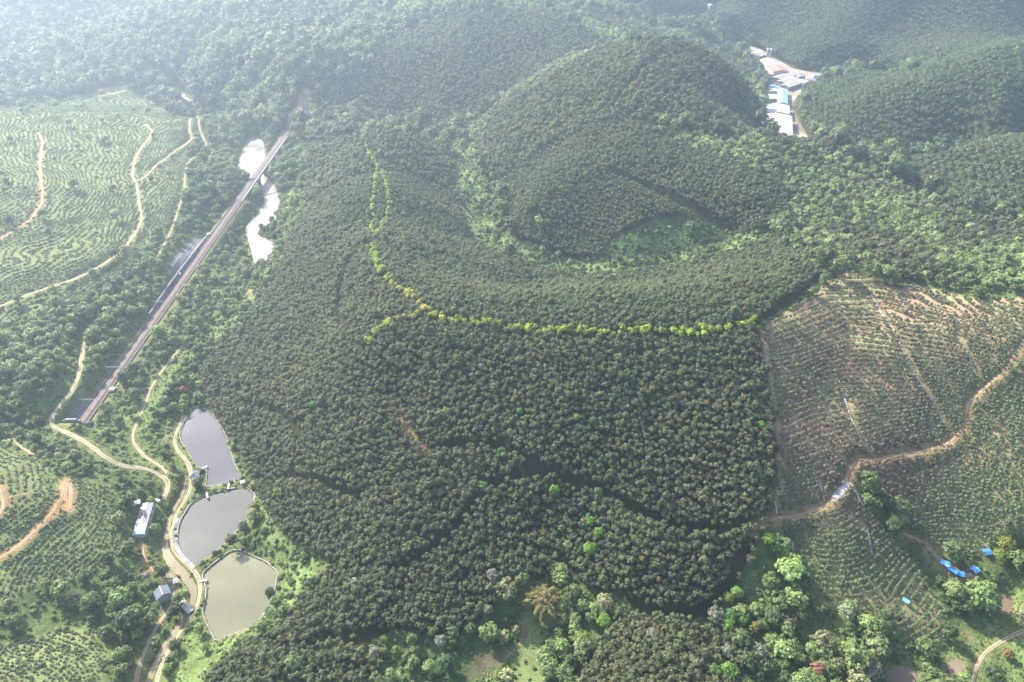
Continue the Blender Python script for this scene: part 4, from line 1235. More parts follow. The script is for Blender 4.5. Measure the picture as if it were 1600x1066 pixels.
TENTS = [((1475, 878), 4.2, 3.4, -.7, 'light_tarp', 'light blue tarpaulin shelter at the upper end of the track side row'), ((1486.5, 888.5), 4.6, 3.0, -.75, 'tarp', 'narrow blue tarpaulin shelter in the middle of the track side row'),
         ((1497, 894), 4.4, 3.2, -.3, 'tarp', 'blue tarpaulin shelter at the lower end of the track side row'), ((1521, 888.5), 3.8, 3.6, .45, 'light_tarp', 'square light blue tarpaulin shelter standing apart on the right'),
         ((1540, 860.5), 3.6, 3.4, .2, 'tarp', 'deep blue tarpaulin shelter beside the yellowish trees'), ((1414, 936.5), 3.0, 2.2, -.8, 'light_tarp', 'lone small blue tarpaulin shelter at the foot of the young trees')]
for (u, v), l, w, yaw, m, lb in TENTS:
    c = survey([(u, v + 5)])[0]
    t = thing('tarp_shelter', lb, 'shelter', (c[0], c[1], float(zat(c[0], c[1]))), yaw, 'blue tarpaulin shelters')
    n, k = 7, 7
    X, Y = np.meshgrid(np.linspace(-l / 2, l / 2, n), np.linspace(-w / 2, w / 2, k))
    ZZ = 2.5 - np.abs(Y) / (w / 2) * .75 - .16 * (1 - (2 * X / l) ** 2) + .05 * np.sin(X * 5 + Y * 3 + u)
    o = grid_obj('tarp', X, Y, ZZ, m, parent=t)
    for sx in (-1, 1):
        for sy in (-1, 1):
            Shape().bar((sx * (l / 2 - .1), sy * (w / 2 - .1), -.6), (sx * (l / 2 - .1), sy * (w / 2 - .1), 1.8), .05, 5).make('pole', 'timber', t)
        Shape().bar((sx * (l / 2 - .1), 0, -.6), (sx * (l / 2 - .1), 0, 2.48), .05, 5).make('pole', 'timber', t)
    sc_ = Shape().box(-l * .3, l * .3, -w * .25, w * .25, .3, .5)
    sc_.make('camp_bed', 'timber', t)
    stamp_disc((c[0], c[1] - 1.5), 4.0)
for u, v, lb in ((1478.5, 886, 'white sack on the track between the two upper shelters'), (1484, 896, 'white sacks on the track below the narrow shelter'), (1516, 898, 'white sack in front of the square light blue shelter'),
                 (1473, 1053, 'white board lying beside the brown pool')):
    c = survey([(u, v)])[0]
    s = Shape()
    for k in range(3):
        x, y = random.uniform(-.5, .5), random.uniform(-.4, .4)
        s.bar((x - .35, y, .25), (x + .35, y + .2, .25), .26, 7)
    tag(s.make('sack', 'white_wall', loc=tuple(c)), lb, 'sack')
# stair paths in the young plantation: each a run of concrete treads
for ln, lb in zip(step_xy, STEP_LABELS):
    base = ln[len(ln) // 2]
    bz = float(zat(*base))
    t = thing('stair_path', lb, 'steps', (base[0], base[1], bz), 0)
    s = Shape()
    for p, q in zip(ln[:-1], ln[1:]):
        d = (q - p) / np.linalg.norm(q - p)
        nrm = np.array([-d[1], d[0]]) * .36
        z = float(max(zat(*p), zat(*q))) - bz
        a, b = p - base, q - base
        s.add([(*(a - nrm), z + .12), (*(b - nrm), z + .12), (*(b + nrm), z + .12), (*(a + nrm), z + .12), (*(a - nrm), z - .8), (*(b - nrm), z - .8), (*(b + nrm), z - .8), (*(a + nrm), z - .8)],
              [(0, 1, 2, 3), (0, 4, 5, 1), (1, 5, 6, 2), (2, 6, 7, 3), (3, 7, 4, 0)])
    tag(s.make('treads', 'bright_concrete', t), kind='stuff')
q = survey(P('1322 744;1327 762;1318 776;1304 784;1297 784;1302 770;1314 758'))[:, :2]
cq = q.mean(0)
n = 9
a, b = np.meshgrid(np.linspace(0, 1, 9), np.linspace(0, 2 * math.pi, 29))
bnd = np.concatenate([q, q[:1]])
tt = np.linspace(0, len(q), 29)
bx, by = np.interp(tt, np.arange(len(q) + 1), bnd[:, 0]), np.interp(tt, np.arange(len(q) + 1), bnd[:, 1])
X, Y = cq[0] + (bx[:, None] - cq[0]) * a, cq[1] + (by[:, None] - cq[1]) * a
tag(grid_obj('bare_slope', X, Y, zat(X, Y) + .3 * (1 - a ** 4) + .12 + .15 * fbm(X, Y, 2.2, 5, 2), 'pale_rock'), 'pale bare slope below the bend of the plantation road', kind='structure')
stamp_ring(q)

# ------------------------------------------------------------------ plants
def crown_arrays(seed, r, zc, rz, clumps, per, leaf, spread=.34, cone=0.0, ragged=.25, core=.62):
    """Leaf clumps over (and in) an uneven crown, plus a rough leafy core. Returns quads (n,4,3) and a tone per quad."""
    g = np.random.default_rng(seed)
    k = np.arange(clumps) + .5
    th = np.arccos(1 - 1.62 * k / clumps) + g.normal(0, .12, clumps)
    ph = math.pi * (1 + 5 ** .5) * k + g.normal(0, .3, clumps)
    dirs = np.stack([np.sin(th) * np.cos(ph), np.sin(th) * np.sin(ph), np.cos(th)], -1)
    rad = 1 - ragged * g.random(clumps) ** 1.3
    rad[g.random(clumps) < .16] *= .72
    lop = 1 + .16 * np.cos(ph - g.random() * 6)
    c = dirs * rad[:, None] * np.array([r, r, rz]) * lop[:, None]
    if cone:
        c[:, :2] *= (1 - cone * np.clip(c[:, 2:] / rz, -.6, 1))
    tone_c = np.clip(g.normal(.5, .17, clumps), .08, .95)
    d = g.normal(size=(clumps, per, 3)); d /= np.linalg.norm(d, axis=2)[..., None]
    d = d * g.random((clumps, per, 1)) ** .5 * r * spread
    d[..., 2] *= .75
    pos = (c[:, None] + d).reshape(-1, 3)
    out = (dirs[:, None] * .75 + d / (r * spread) * .55 + np.array([0, 0, .75])).reshape(-1, 3)
    nrm = out + g.normal(0, .45, out.shape)
    nrm /= np.linalg.norm(nrm, axis=1)[:, None]
    up = g.normal(size=nrm.shape)
    s = np.cross(nrm, up); s /= np.linalg.norm(s, axis=1)[:, None]
    t = np.cross(nrm, s)
    sz = leaf * g.uniform(.6, 1.25, len(pos))[:, None]
    asp = g.uniform(.5, .95, len(pos))[:, None]
    q = np.stack([pos - s * sz, pos - t * sz * asp + nrm * sz * .18, pos + s * sz, pos + t * sz * asp + nrm * sz * .18], 1)
    tone = np.clip(np.repeat(tone_c, per) + g.normal(0, .13, len(pos)), 0, 1)
    # core: a lumpy low ball
    nu, nv = 8, 5
    qs = []
    off = g.uniform(.8, 1.15, (nv + 1, nu))
    def pt(i, j):
        a, b = 2 * math.pi * (j % nu) / nu, math.pi * i / nv
        f = core * off[i, j % nu]
        return (r * f * math.sin(b) * math.cos(a), r * f * math.sin(b) * math.sin(a), rz * f * math.cos(b))
    for i in range(nv):
        for j in range(nu):
            qs.append((pt(i, j), pt(i + 1, j), pt(i + 1, j + 1), pt(i, j + 1)))
    q = np.concatenate([q, np.array(qs)])
    tone = np.concatenate([tone, np.clip(g.normal(.4, .12, len(qs)), 0, 1)])
    q[..., 2] += zc
    return q, tone

def trunk_arrays(seed, h, r0, top_r, limbs=4, lean=.25):
    g = np.random.default_rng(seed)
    s = Shape()
    x, y = g.normal(0, lean, 2)
    s.bar((0, 0, -1.0), (x, y, h * .62), r0, 6, r0 * .6, caps=False)
    s.bar((x, y, h * .62), (x * 1.4, y * 1.4, h * .95), r0 * .6, 5, r0 * .2, caps=False)
    for k in range(limbs):
        a = 2 * math.pi * k / limbs + g.random()
        z = h * g.uniform(.42, .62)
        f = z / (h * .62)
        s.bar((x * f, y * f, z), (x + math.cos(a) * top_r * .62, y + math.sin(a) * top_r * .62, h * g.uniform(.78, .95)), r0 * .4, 5, r0 * .12, caps=False)
    return s

def plant_mesh(name, q, tone, mats, trunk=None):
    me = bpy.data.meshes.new(name)
    n = len(q)
    tv, tf = (trunk.v, trunk.f) if trunk else ([], [])
    co = np.concatenate([q.reshape(-1, 3), np.array(tv).reshape(-1, 3)]).astype(np.float32)
    loops = np.concatenate([np.arange(4 * n), np.array([i + 4 * n for f in tf for i in f], int)]).astype(np.int32)
    tot = np.concatenate([np.full(n, 4), np.array([len(f) for f in tf], int)]).astype(np.int32)
    me.vertices.add(len(co)); me.vertices.foreach_set('co', co.ravel())
    me.loops.add(len(loops)); me.loops.foreach_set('vertex_index', loops)
    me.polygons.add(len(tot)); me.polygons.foreach_set('loop_start', (np.cumsum(tot) - tot).astype(np.int32))
    me.update(calc_edges=True)
    for m in mats:
        me.materials.append(M[m])
    if trunk and len(mats) > 1:
        me.polygons.foreach_set('material_index', np.concatenate([np.zeros(n, np.int32), np.ones(len(tf), np.int32)]))
    at = me.attributes.new('leaf_tone', 'FLOAT', 'FACE')
    at.data.foreach_set('value', np.concatenate([tone, np.full(len(tf), .5)]).astype(np.float32))
    return me

def open_ahead(x, y, reach):
    """True where a tall plant would not lean over a road or water just beyond it."""
    ok = np.ones(len(x), bool)
    for d in np.arange(2.0, reach + .1, 1.5):
        ok &= clear_at(x, y + d, YARD_CLEAR) > .2
    return ok

def in_view(x, y, pad=150):
    u, v, dep = seen_at(x, y, zat(x, y))
    return (u > -pad) & (u < 1600 + pad) & (v > -90) & (v < 1066 + pad) & (y * CP + (CAM_H - zat(x, y)) * SP > 60)

def jitter_grid(sp, jit, x0=-1450, x1=1450, y0=60, y1=2150, rot=.4):
    n = int(math.hypot(x1 - x0, y1 - y0) / sp)
    i, j = np.meshgrid(np.arange(-n // 2, n // 2), np.arange(-n // 2, n // 2))
    i = i + .5 * (j % 2)
    a, b = i.ravel() * sp, j.ravel() * sp * .9
    x = (x0 + x1) / 2 + a * math.cos(rot) - b * math.sin(rot)
    y = (y0 + y1) / 2 + a * math.sin(rot) + b * math.cos(rot)
    m = (x > x0) & (x < x1) & (y > y0) & (y < y1)
    x, y = x[m], y[m]
    x, y = x + rng.normal(0, jit * sp, len(x)), y + rng.normal(0, jit * sp, len(y))
    m = in_view(x, y)
    return x[m], y[m]

def contour_rows(x, y, dz, cell):
    """Slide points onto the nearest terrace line and thin them along it."""
    e = 1.2
    for _ in range(2):
        z = zat(x, y)
        gx, gy = (zat(x + e, y) - zat(x - e, y)) / (2 * e), (zat(x, y + e) - zat(x, y - e)) / (2 * e)
        g2 = np.maximum(gx * gx + gy * gy, .006)
        k = np.round(z / dz - .5)
        d = np.clip(((k + .5) * dz - z) / g2, -8, 8)
        x, y = x + gx * d, y + gy * d
    z = zat(x, y)
    k = np.round(z / dz - .5).astype(np.int64)
    ok = np.abs(z - (k + .5) * dz) < dz * .3
    x, y, k = x[ok], y[ok], k[ok]
    key = (k + 500) * 10 ** 8 + (np.floor(x / cell).astype(np.int64) + 5000) * 10 ** 4 + np.floor(y / cell).astype(np.int64) + 2000
    _, f = np.unique(key, return_index=True)
    x, y = x[f], y[f]
    # nearest-neighbour thinning across cell borders
    o = np.lexsort((y, x))
    x, y = x[o], y[o]
    keep = np.ones(len(x), bool)
    for sft in (1, 2, 3, 4):
        dd = np.hypot(x[sft:] - x[:-sft], y[sft:] - y[:-sft])
        bad = (dd < cell * .62) & keep[:-sft]
        keep[sft:] &= ~bad
    return x[keep], y[keep]

LEAF_GAIN = 1.6
def palette(x, y, cols, seed, wave=60, jit=.16):
    """Each plant's own leaf colour: slow drift over the stand plus individual variation."""
    cols = np.array(cols)
    f = np.clip(.5 + .55 * fbm(x, y, wave, seed, 3) + rng.normal(0, .22, len(x)), 0, .999) * (len(cols) - 1)
    i = f.astype(int)
    c = cols[i] * (1 - (f - i))[:, None] + cols[i + 1] * (f - i)[:, None]
    return c * np.exp(rng.normal(0, jit, len(x)))[:, None] * LEAF_GAIN

def instancer(name, label, sources, x, y, z, sc, rot, col):
    """The rest of a stand as one object: points on the ground carrying copies of the stand's own trees."""
    me = bpy.data.meshes.new(name)
    n = len(x)
    me.vertices.add(n)
    me.vertices.foreach_set('co', np.stack([x, y, z], -1).astype(np.float32).ravel())
    for nm, tp, arr in (('size', 'FLOAT', sc), ('turn', 'FLOAT', rot), ('leafcol', 'FLOAT_VECTOR', col)):
        a = me.attributes.new(nm, tp, 'POINT')
        a.data.foreach_set('vector' if tp == 'FLOAT_VECTOR' else 'value', np.ascontiguousarray(arr, np.float32).ravel())
    a = me.attributes.new('pick', 'INT', 'POINT')
    a.data.foreach_set('value', rng.integers(0, len(sources), n).astype(np.int32))
    o = bpy.data.objects.new(name, me)
    COL.objects.link(o)
    g = bpy.data.node_groups.new(name, 'GeometryNodeTree')
    g.interface.new_socket('Geometry', in_out='INPUT', socket_type='NodeSocketGeometry')
    g.interface.new_socket('Geometry', in_out='OUTPUT', socket_type='NodeSocketGeometry')
    gi, go = g.nodes.new('NodeGroupInput'), g.nodes.new('NodeGroupOutput')
    iop = g.nodes.new('GeometryNodeInstanceOnPoints')
    jn = g.nodes.new('GeometryNodeJoinGeometry')
    for s in sources:
        oi = g.nodes.new('GeometryNodeObjectInfo')
        oi.transform_space = 'ORIGINAL'
        oi.inputs['Object'].default_value = s
        oi.inputs['As Instance'].default_value = True
        g.links.new(oi.outputs['Geometry'], jn.inputs[0])
    def attr(nm, tp):
        q = g.nodes.new('GeometryNodeInputNamedAttribute')
        q.data_type = tp
        q.inputs[0].default_value = nm
        return q.outputs[0]
    g.links.new(gi.outputs[0], iop.inputs['Points'])
    g.links.new(jn.outputs[0], iop.inputs['Instance'])
    iop.inputs['Pick Instance'].default_value = True
    g.links.new(attr('pick', 'INT'), iop.inputs['Instance Index'])
    cx = g.nodes.new('ShaderNodeCombineXYZ')
    g.links.new(attr('turn', 'FLOAT'), cx.inputs[2])
    e2r = g.nodes.new('FunctionNodeEulerToRotation')
    g.links.new(cx.outputs[0], e2r.inputs[0])
    g.links.new(e2r.outputs[0], iop.inputs['Rotation'])
    g.links.new(attr('size', 'FLOAT'), iop.inputs['Scale'])
    g.links.new(iop.outputs[0], go.inputs[0])
    md = o.modifiers.new('stand', 'NODES')
    md.node_group = g
    tag(o, label, kind='stuff')
    return o

N_SOLO = 300
PLACES = [(60, 250, 'on the upper terraces at the left edge'), (150, 420, 'below the long bleached track'), (250, 420, 'above the railway retaining wall'), (340, 280, 'between the rutted track and the river'), (330, 470, 'beside the straight railway'),
          (440, 300, 'on the right bank of the river'), (60, 560, 'in the wooded hollow at the left edge'), (180, 560, 'between the dirt road and the railway'), (250, 640, 'beside the meadow track'), (100, 700, 'above the road bend at the left'),
          (60, 800, 'on the lower terraces at the left edge'), (180, 860, 'below the long shed'), (120, 960, 'in the dark ravine at the lower left'), (230, 1020, 'along the lane at the lower left'), (320, 1030, 'by the garden below the tan pond'), (60, 1040, 'in the bottom left corner'),
          (440, 900, 'on the bank right of the tan pond'), (420, 780, 'above the middle pond'), (390, 660, 'above the grey pond'), (480, 960, 'on the lowest left slope of the hill'), (580, 940, 'above the lowest dark path'), (680, 960, 'above the bottom gully'),
          (650, 800, 'left of the curved dark path'), (770, 850, 'between the curved path and the gully'), (880, 800, 'at the head of the gully'), (880, 980, 'around the golden bamboo'), (1000, 860, 'on the round hillock'), (1080, 920, 'on the lower face of the hillock'),
          (1030, 1020, 'on the bottom lobe of the hill'), (930, 1020, 'between the bamboo and the bottom lobe'), (1150, 960, 'at the right foot of the hillock'), (1240, 940, 'below the forest corner'), (1240, 1030, 'at the bottom right of the hill'), (1340, 1000, 'at the foot of the young plantation'),
          (1480, 910, 'below the blue shelters'), (1420, 1020, 'above the brown pools'), (1560, 980, 'in the lower right meadow'), (1570, 850, 'by the yellowish trees at the right edge'), (1300, 860, 'on the lowest rows left of the ravine'), (1400, 790, 'in the ravine under the plantation road'),
          (1500, 790, 'under the plantation road on the right'), (1250, 700, 'left of the concrete stair paths'), (1380, 620, 'between the stair paths'), (1520, 580, 'high on the right of the plantation'), (1300, 480, 'at the top of the young plantation'), (1150, 780, 'above the dark path on the right'),
          (1400, 380, 'on the saddle above the young plantation'), (1250, 330, 'on the saddle beside the dark bowl'), (1540, 400, 'on the saddle at the right edge'), (1200, 230, 'on the crest before the village'), (1450, 180, 'on the near far-right hill'), (1560, 290, 'on the low hill at the right edge'),
          (1350, 60, 'on the hill behind the village'), (1330, 230, 'in the valley of the red-leaved tree'), (980, 400, 'in the pale bowl'), (740, 300, 'on the strip of the side valley'), (350, 80, 'on the hazy hill beyond the tunnel'), (100, 90, 'by the distant valley road'), (560, 160, 'on the dark slope beyond the far tunnel'),
          (700, 100, 'on the second far hill'), (260, 150, 'round the small bright pool')]
_pl = np.array([(a, b) for a, b, _ in PLACES], float)
def describe(noun, u, v, size, tone):
    """How one plant of a stand differs from its like: size, tone and what it stands by."""
    k = int(np.argmin(((_pl - (u, v)) ** 2).sum(1)))
    return ' '.join(w for w in (('small', 'middling', 'large')[size], ('dark green', 'mid green', 'pale green')[tone], noun, PLACES[k][2]) if w)
def stand(name, cat, label, group, mass_name, mass_label, x, y, r, h, sizes, cols, variants, solo=N_SOLO, parts=False, sink=.0, noun=None):
    """One kind of plant: the ones that show largest are objects, the rest one mass of the same plants."""
    z = zat(x, y) - sink
    rot = rng.uniform(0, 6.283, len(x))
    u, v, dep = seen_at(x, y, z + h * .7)
    px = sizes * r / dep * ((u > 4) & (u < 1596) & (v > 4) & (v < 1062))
    order = np.argsort(-px)
    mine = order[:solo]
    mine = mine[px[mine] > 0]
    srcs, masters = [], []
    for k, (q, tone, tr) in enumerate(variants):
        if parts:
            masters.append((plant_mesh('crown', q, tone, ['leaf']), plant_mesh('trunk', np.zeros((0, 4, 3)), np.zeros(0), ['bark'], tr), plant_mesh(name, q, tone, ['leaf', 'bark'], tr)))
        else:
            masters.append(plant_mesh(name, q, tone, ['leaf', 'bark'], tr))
    nv = len(variants)
    lum = cols @ np.array([.3, .6, .1])
    if len(mine):
        sq, lq = np.quantile(sizes[mine], [.33, .67]), np.quantile(lum[mine], [.33, .67])
    for k, i in enumerate(mine):
        lab_i = describe(noun, u[i], v[i], int(np.searchsorted(sq, sizes[i])), int(np.searchsorted(lq, lum[i]))) if noun else label
        mk = masters[k % nv]
        if parts:
            o = thing(name, lab_i, cat, (x[i], y[i], z[i]), rot[i], group)
            o.scale = (sizes[i],) * 3
            for pm in mk[:2]:
                c = bpy.data.objects.new(pm.name.split('.')[0], pm)
                COL.objects.link(c)
                c.parent = o
                c['leafcol'] = [float(t) for t in cols[i]]
                if k < nv and pm is mk[0]:
                    srcs.append(c)
        else:
            o = bpy.data.objects.new(name, mk)
            COL.objects.link(o)
            o.location, o.rotation_euler, o.scale = (x[i], y[i], z[i]), (0, 0, rot[i]), (sizes[i],) * 3
            o['leafcol'] = [float(t) for t in cols[i]]
            tag(o, lab_i, cat, group)
            if k < nv:
                srcs.append(o)
    rest = np.ones(len(x), bool)
    rest[mine] = False
    if rest.any() and mass_name:
        instancer(mass_name, mass_label, srcs, x[rest], y[rest], z[rest], sizes[rest], rot[rest], cols[rest])
    return srcs

def variants_of(n, seed, r, zc, rz, clumps, per, leaf, h, tr, limbs=3, **kw):
    out = []
    for k in range(n):
        q, t = crown_arrays(seed + k, r, zc, rz, clumps, per, leaf, **kw)
        out.append((q, t, trunk_arrays(seed + k + 50, h, tr, r, limbs)))
    return out

def near_line(x, y, lines, reach):
    m = np.zeros(len(x), bool)
    for ln in lines:
        lo, hi = ln.min(0) - reach, ln.max(0) + reach
        c = (x > lo[0]) & (x < hi[0]) & (y > lo[1]) & (y < hi[1])
        if c.any():
            d, _ = line_dist(x[c], y[c], ln)
            idx = np.nonzero(c)[0]
            m[idx[d < reach]] = True
    return m

# --- single trees that stand out
def solo_tree(name, label, cat, u, v, r, h, colour, seed, bark='bark', clumps=46, leaf=.42, group=None, flat=.85):
    c = survey([(u, v)])[0]
    dep = math.hypot(c[1], CAM_H - c[2])
    # the crown, not the foot, is what stands at the pixel
    c = on_level(u, v, c[2] + h * .72)
    z = float(zat(*c))
    q, t = crown_arrays(seed, r, h * .72, r * flat, clumps, 12, leaf, ragged=.32, spread=.30)
    stamp_disc(c, r * .8)
    o = thing(name, label, cat, (c[0], c[1], z), random.uniform(0, 6), group)
    cr = bpy.data.objects.new('crown', plant_mesh('crown', q, t, ['leaf'])); COL.objects.link(cr)
    cr.parent = o
    cr['leafcol'] = list(colour)
    tr = trunk_arrays(seed + 1, h * .8, .16 + r * .02, r, 5)
    tk_ = bpy.data.objects.new('trunk', plant_mesh('trunk', np.zeros((0, 4, 3)), np.zeros(0), [bark], tr)); COL.objects.link(tk_)
    tk_.parent = o
    return o
LIME, FRESH, WHITE, RED, YEL = (.17, .30, .05), (.11, .22, .06), (.25, .265, .19), (.36, .11, .08), (.25, .27, .05)
SOLO = [
    ('bright_tree', 'large bright green tree at the elbow of the dark path across the lower slope', 752, 752, 2.9, 6.5, LIME), ('bright_tree', 'bright green tree beside the dark path right of the elbow', 868, 755, 2.5, 6.5, LIME),
    ('bright_tree', 'half-hidden green tree in the dark notch right of the bright pair', 935, 763, 2.2, 6, FRESH), ('bright_tree', 'small bright green tree high on the main slope left of its middle', 696, 637, 2.0, 6, LIME),
    ('bright_tree', 'small bright green tree in the middle of the main slope', 902, 643, 1.9, 6, LIME), ('bright_tree', 'lone yellow-green tree at the dark right edge of the main slope', 1191, 660, 2.1, 6.5, LIME),
    ('bright_tree', 'small fresh green tree under the crest line', 900, 592, 1.7, 6, FRESH), ('bright_tree', 'small fresh green tree left of the middle of the main slope', 812, 636, 1.7, 6, FRESH),
    ('bright_tree', 'small fresh green tree at the bend of the dark path', 783, 702, 2.0, 6, FRESH), ('bright_tree', 'fresh green tree on the left shoulder above the ponds', 490, 631, 2.2, 6, FRESH),
    ('bright_tree', 'small bright tree low on the left flank of the big hill', 434, 768, 1.8, 6, LIME), ('bright_tree', 'green tree in the dark stand on the north spur', 541, 325, 2.4, 6.5, FRESH), ('bright_tree', 'yellow-green tree left of the forked line', 564, 346, 2.1, 6.5, LIME),
    ('bright_tree', 'upper of the bright trees in the gully right of the lower slope', 923, 808, 2.4, 7, LIME), ('bright_tree', 'bright tree in the gully just below the uppermost one', 936, 826, 2.6, 7, LIME), ('bright_tree', 'pale leafy tree on the left side of the gully', 888, 848, 2.4, 7, (.22, .27, .11)),
    ('bright_tree', 'broad flat bright tree in the middle of the gully', 921, 852, 3.4, 7, LIME), ('bright_tree', 'bright tree above the small gap at the bottom centre', 944, 968, 3.0, 7, LIME), ('bright_tree', 'rounded pale green tree left of the small gap at the bottom centre', 910, 942, 2.8, 7, (.19, .25, .10)),
    ('bright_tree', 'bright green tree at the corner where the dark forest meets the young plantation', 1203, 836, 2.9, 8, LIME), ('bright_tree', 'bright green tree below the corner tree', 1216, 850, 2.8, 8, FRESH), ('bright_tree', 'bright tree on the upper right of the small round hillock', 1153, 922, 2.6, 8, LIME),
    ('bright_tree', 'bright pale tree just left of the upper hillock tree', 1139, 931, 2.2, 7, (.23, .28, .07)), ('bright_tree', 'green tree on the right foot of the hillock', 1143, 957, 2.5, 8, FRESH), ('bright_tree', 'large bright tree on the lower right of the hillock', 1138, 975, 3.2, 8, LIME),
    ('bright_tree', 'bright tree right of the large hillock tree', 1162, 966, 2.6, 8, LIME), ('bright_tree', 'yellow-green tree at the end of the hillock row', 1179, 978, 2.3, 7, YEL), ('bright_tree', 'yellow-green pair member at the bottom edge, the brighter one', 1141, 1048, 3.4, 8, LIME),
    ('bright_tree', 'green tree left of the brighter one at the bottom edge', 1117, 1048, 2.6, 7, FRESH), ('bright_tree', 'leafy bright tree among the trees at the bottom right', 1256, 955, 3.0, 8, FRESH), ('bright_tree', 'tall pale-topped tree at the foot of the young plantation', 1325, 952, 3.4, 11, (.30, .34, .24)),
    ('bright_tree', 'upper of the yellowish trees at the right edge', 1575, 846, 3.6, 8, YEL), ('bright_tree', 'lower of the yellowish trees at the right edge', 1566, 862, 3.0, 8, YEL), ('bright_tree', 'bright tree on the left bank below the small house', 211, 988, 2.9, 7, LIME),
    ('bright_tree', 'small round bright tree beside the upper end of the long shed', 234, 780, 1.9, 4.5, LIME), ('bright_tree', 'bushy dark green tree between the channel and the small house', 253, 892, 3.0, 6, (.045, .08, .035)), ('bright_tree', 'shady green tree on the island bank by the footbridge', 274, 952, 2.6, 6, (.055, .085, .035)),
    ('bright_tree', 'dark tree on the dike corner that shades the tan pond', 362, 843, 2.9, 8.5, (.075, .085, .04)), ('bright_tree', 'small tree leaning over the right wall of the tan pond', 420, 925, 1.9, 4.5, (.10, .14, .05)),
    ('bare_tree', 'grey leafless tree behind the small house', 229, 898, 2.8, 6, (.27, .25, .23)), ('flowering_tree', 'white-flowering tree at the right edge of the dark slope above the bottom gully', 771, 893, 2.6, 7, WHITE), ('flowering_tree', 'white-flowering tree low on the left part of the dark slope', 555, 909, 2.6, 7, WHITE),
    ('flowering_tree', 'white-flowering tree on the bottom lobe of the plantation', 1018, 991, 2.5, 6.5, WHITE), ('flowering_tree', 'pale flowering tree below the dark slope at the bottom', 690, 1000, 2.6, 7, WHITE), ('flowering_tree', 'pale flowering tree above the bottom edge beside the bright pair', 1137, 1018, 2.6, 7, WHITE),
    ('flowering_tree', 'pale tree in the left fork of the bottom gully', 762, 948, 2.3, 7, (.27, .30, .18)), ('flowering_tree', 'small whitish tree in the right part of the plantation below the crest', 752, 566, 2.0, 6, WHITE),
    ('red_tree', 'red-leaved tree at the foot of the far hazy hill', 158, 141, 5.0, 9, RED), ('red_tree', 'red-leaved tree in the valley below the far right hill', 1328, 227, 5.0, 9, RED), ('red_tree', 'red shrubby tree by the meadow track below the railway', 285, 608, 2.4, 4, RED),
    ('red_tree', 'pinkish-red tree among the big trees at the bottom right', 1280, 1043, 2.6, 9, (.34, .17, .14)), ('round_tree', 'dark rounded tree on the pale track over the spur', 236, 279, 2.6, 4.5, (.05, .085, .035)),
    ('round_tree', 'round bush-like tree above the retaining wall side of the railway', 286, 470, 3.2, 5, (.085, .13, .045)), ('round_tree', 'rounded grey-green tree beside the road bend', 60, 658, 4.0, 6.5, (.06, .075, .04)), ('round_tree', 'dark tree standing in the river under the viaduct', 417, 262, 3.6, 7, (.05, .075, .035)),
    ('round_tree', 'dark spreading tree on the river bank below the viaduct', 398, 301, 4.6, 8, (.05, .075, .035)), ('round_tree', 'dark trees on the spit into the river', 425, 366, 4.2, 7, (.05, .075, .035)), ('round_tree', 'orange tinged small tree in the meadow at the lower right', 1577, 1022, 2.2, 4, (.24, .18, .06)),
    ('round_tree', 'broad grey-green tree at the bottom right corner', 1556, 1052, 4.2, 6, (.10, .13, .06)),
]
for k, (nm, lb, u, v, r, h, c) in enumerate(SOLO):
    if nm == 'bare_tree':
        solo_tree(nm, lb, 'tree', u, v, r, h, c, 3000 + 7 * k, 'pale_bark', 40, .16)
    else:
        solo_tree(nm, lb, 'tree', u, v, r, h, [a * random.uniform(.9, 1.1) for a in c], 3000 + 7 * k, leaf=.28 + .045 * r)

BAMBOO = survey([(846, 946)])[0]
stamp_disc(BAMBOO, 9.0)
COUNTS = {}
# --- dark plantation trees
x, y = jitter_grid(2.25, .19, rot=.5)
zn = zone_at(x, y)
cl = clear_at(x, y)
m = (zn == PLANT) & (cl > .8) & ~near_line(x, y, yellow_xy, 2.3) & (rng.random(len(x)) > .02)
x, y = x[m], y[m]
far = np.hypot(x, y) > 600
m = ~far | (rng.random(len(x)) > .56)                            # the trees on the hill behind are older, bigger and wider apart
x, y, far = x[m], y[m], far[m]
sz = rng.uniform(.56, .93, len(x)) * np.where(far, 1.45, 1.0) * (1 + .12 * fbm(x, y, 30, 77, 2))
col = palette(x, y, [(.060, .085, .040), (.077, .101, .045), (.094, .111, .051), (.110, .117, .058)], 101, 45, .14)
odd = rng.random(len(x))
col[odd < .012] = np.array([.12, .17, .04])
sz[(odd > .3) & (odd < .325)] *= 1.4
col[(odd > .4) & (odd < .43)] *= 1.25
col[(odd > .5) & (odd < .53)] *= .75
col[(odd > .975)] *= np.array([1.5, 1.05, .9])
V = variants_of(10, 11, 1.66, 6.2, 1.6, 13, 10, .37, 6.8, .11, ragged=.32)
stand('plantation_tree', 'tree', 'dark green plantation tree in the close planting on the near slope of the big hill', 'plantation trees nearest the camera on the big hill', 'plantation_trees',
      'rest of the dark green plantation that covers the hills', x, y, 1.7, 5.5, sz, col, V, noun='tufted plantation tree')
COUNTS['plant'] = len(x)

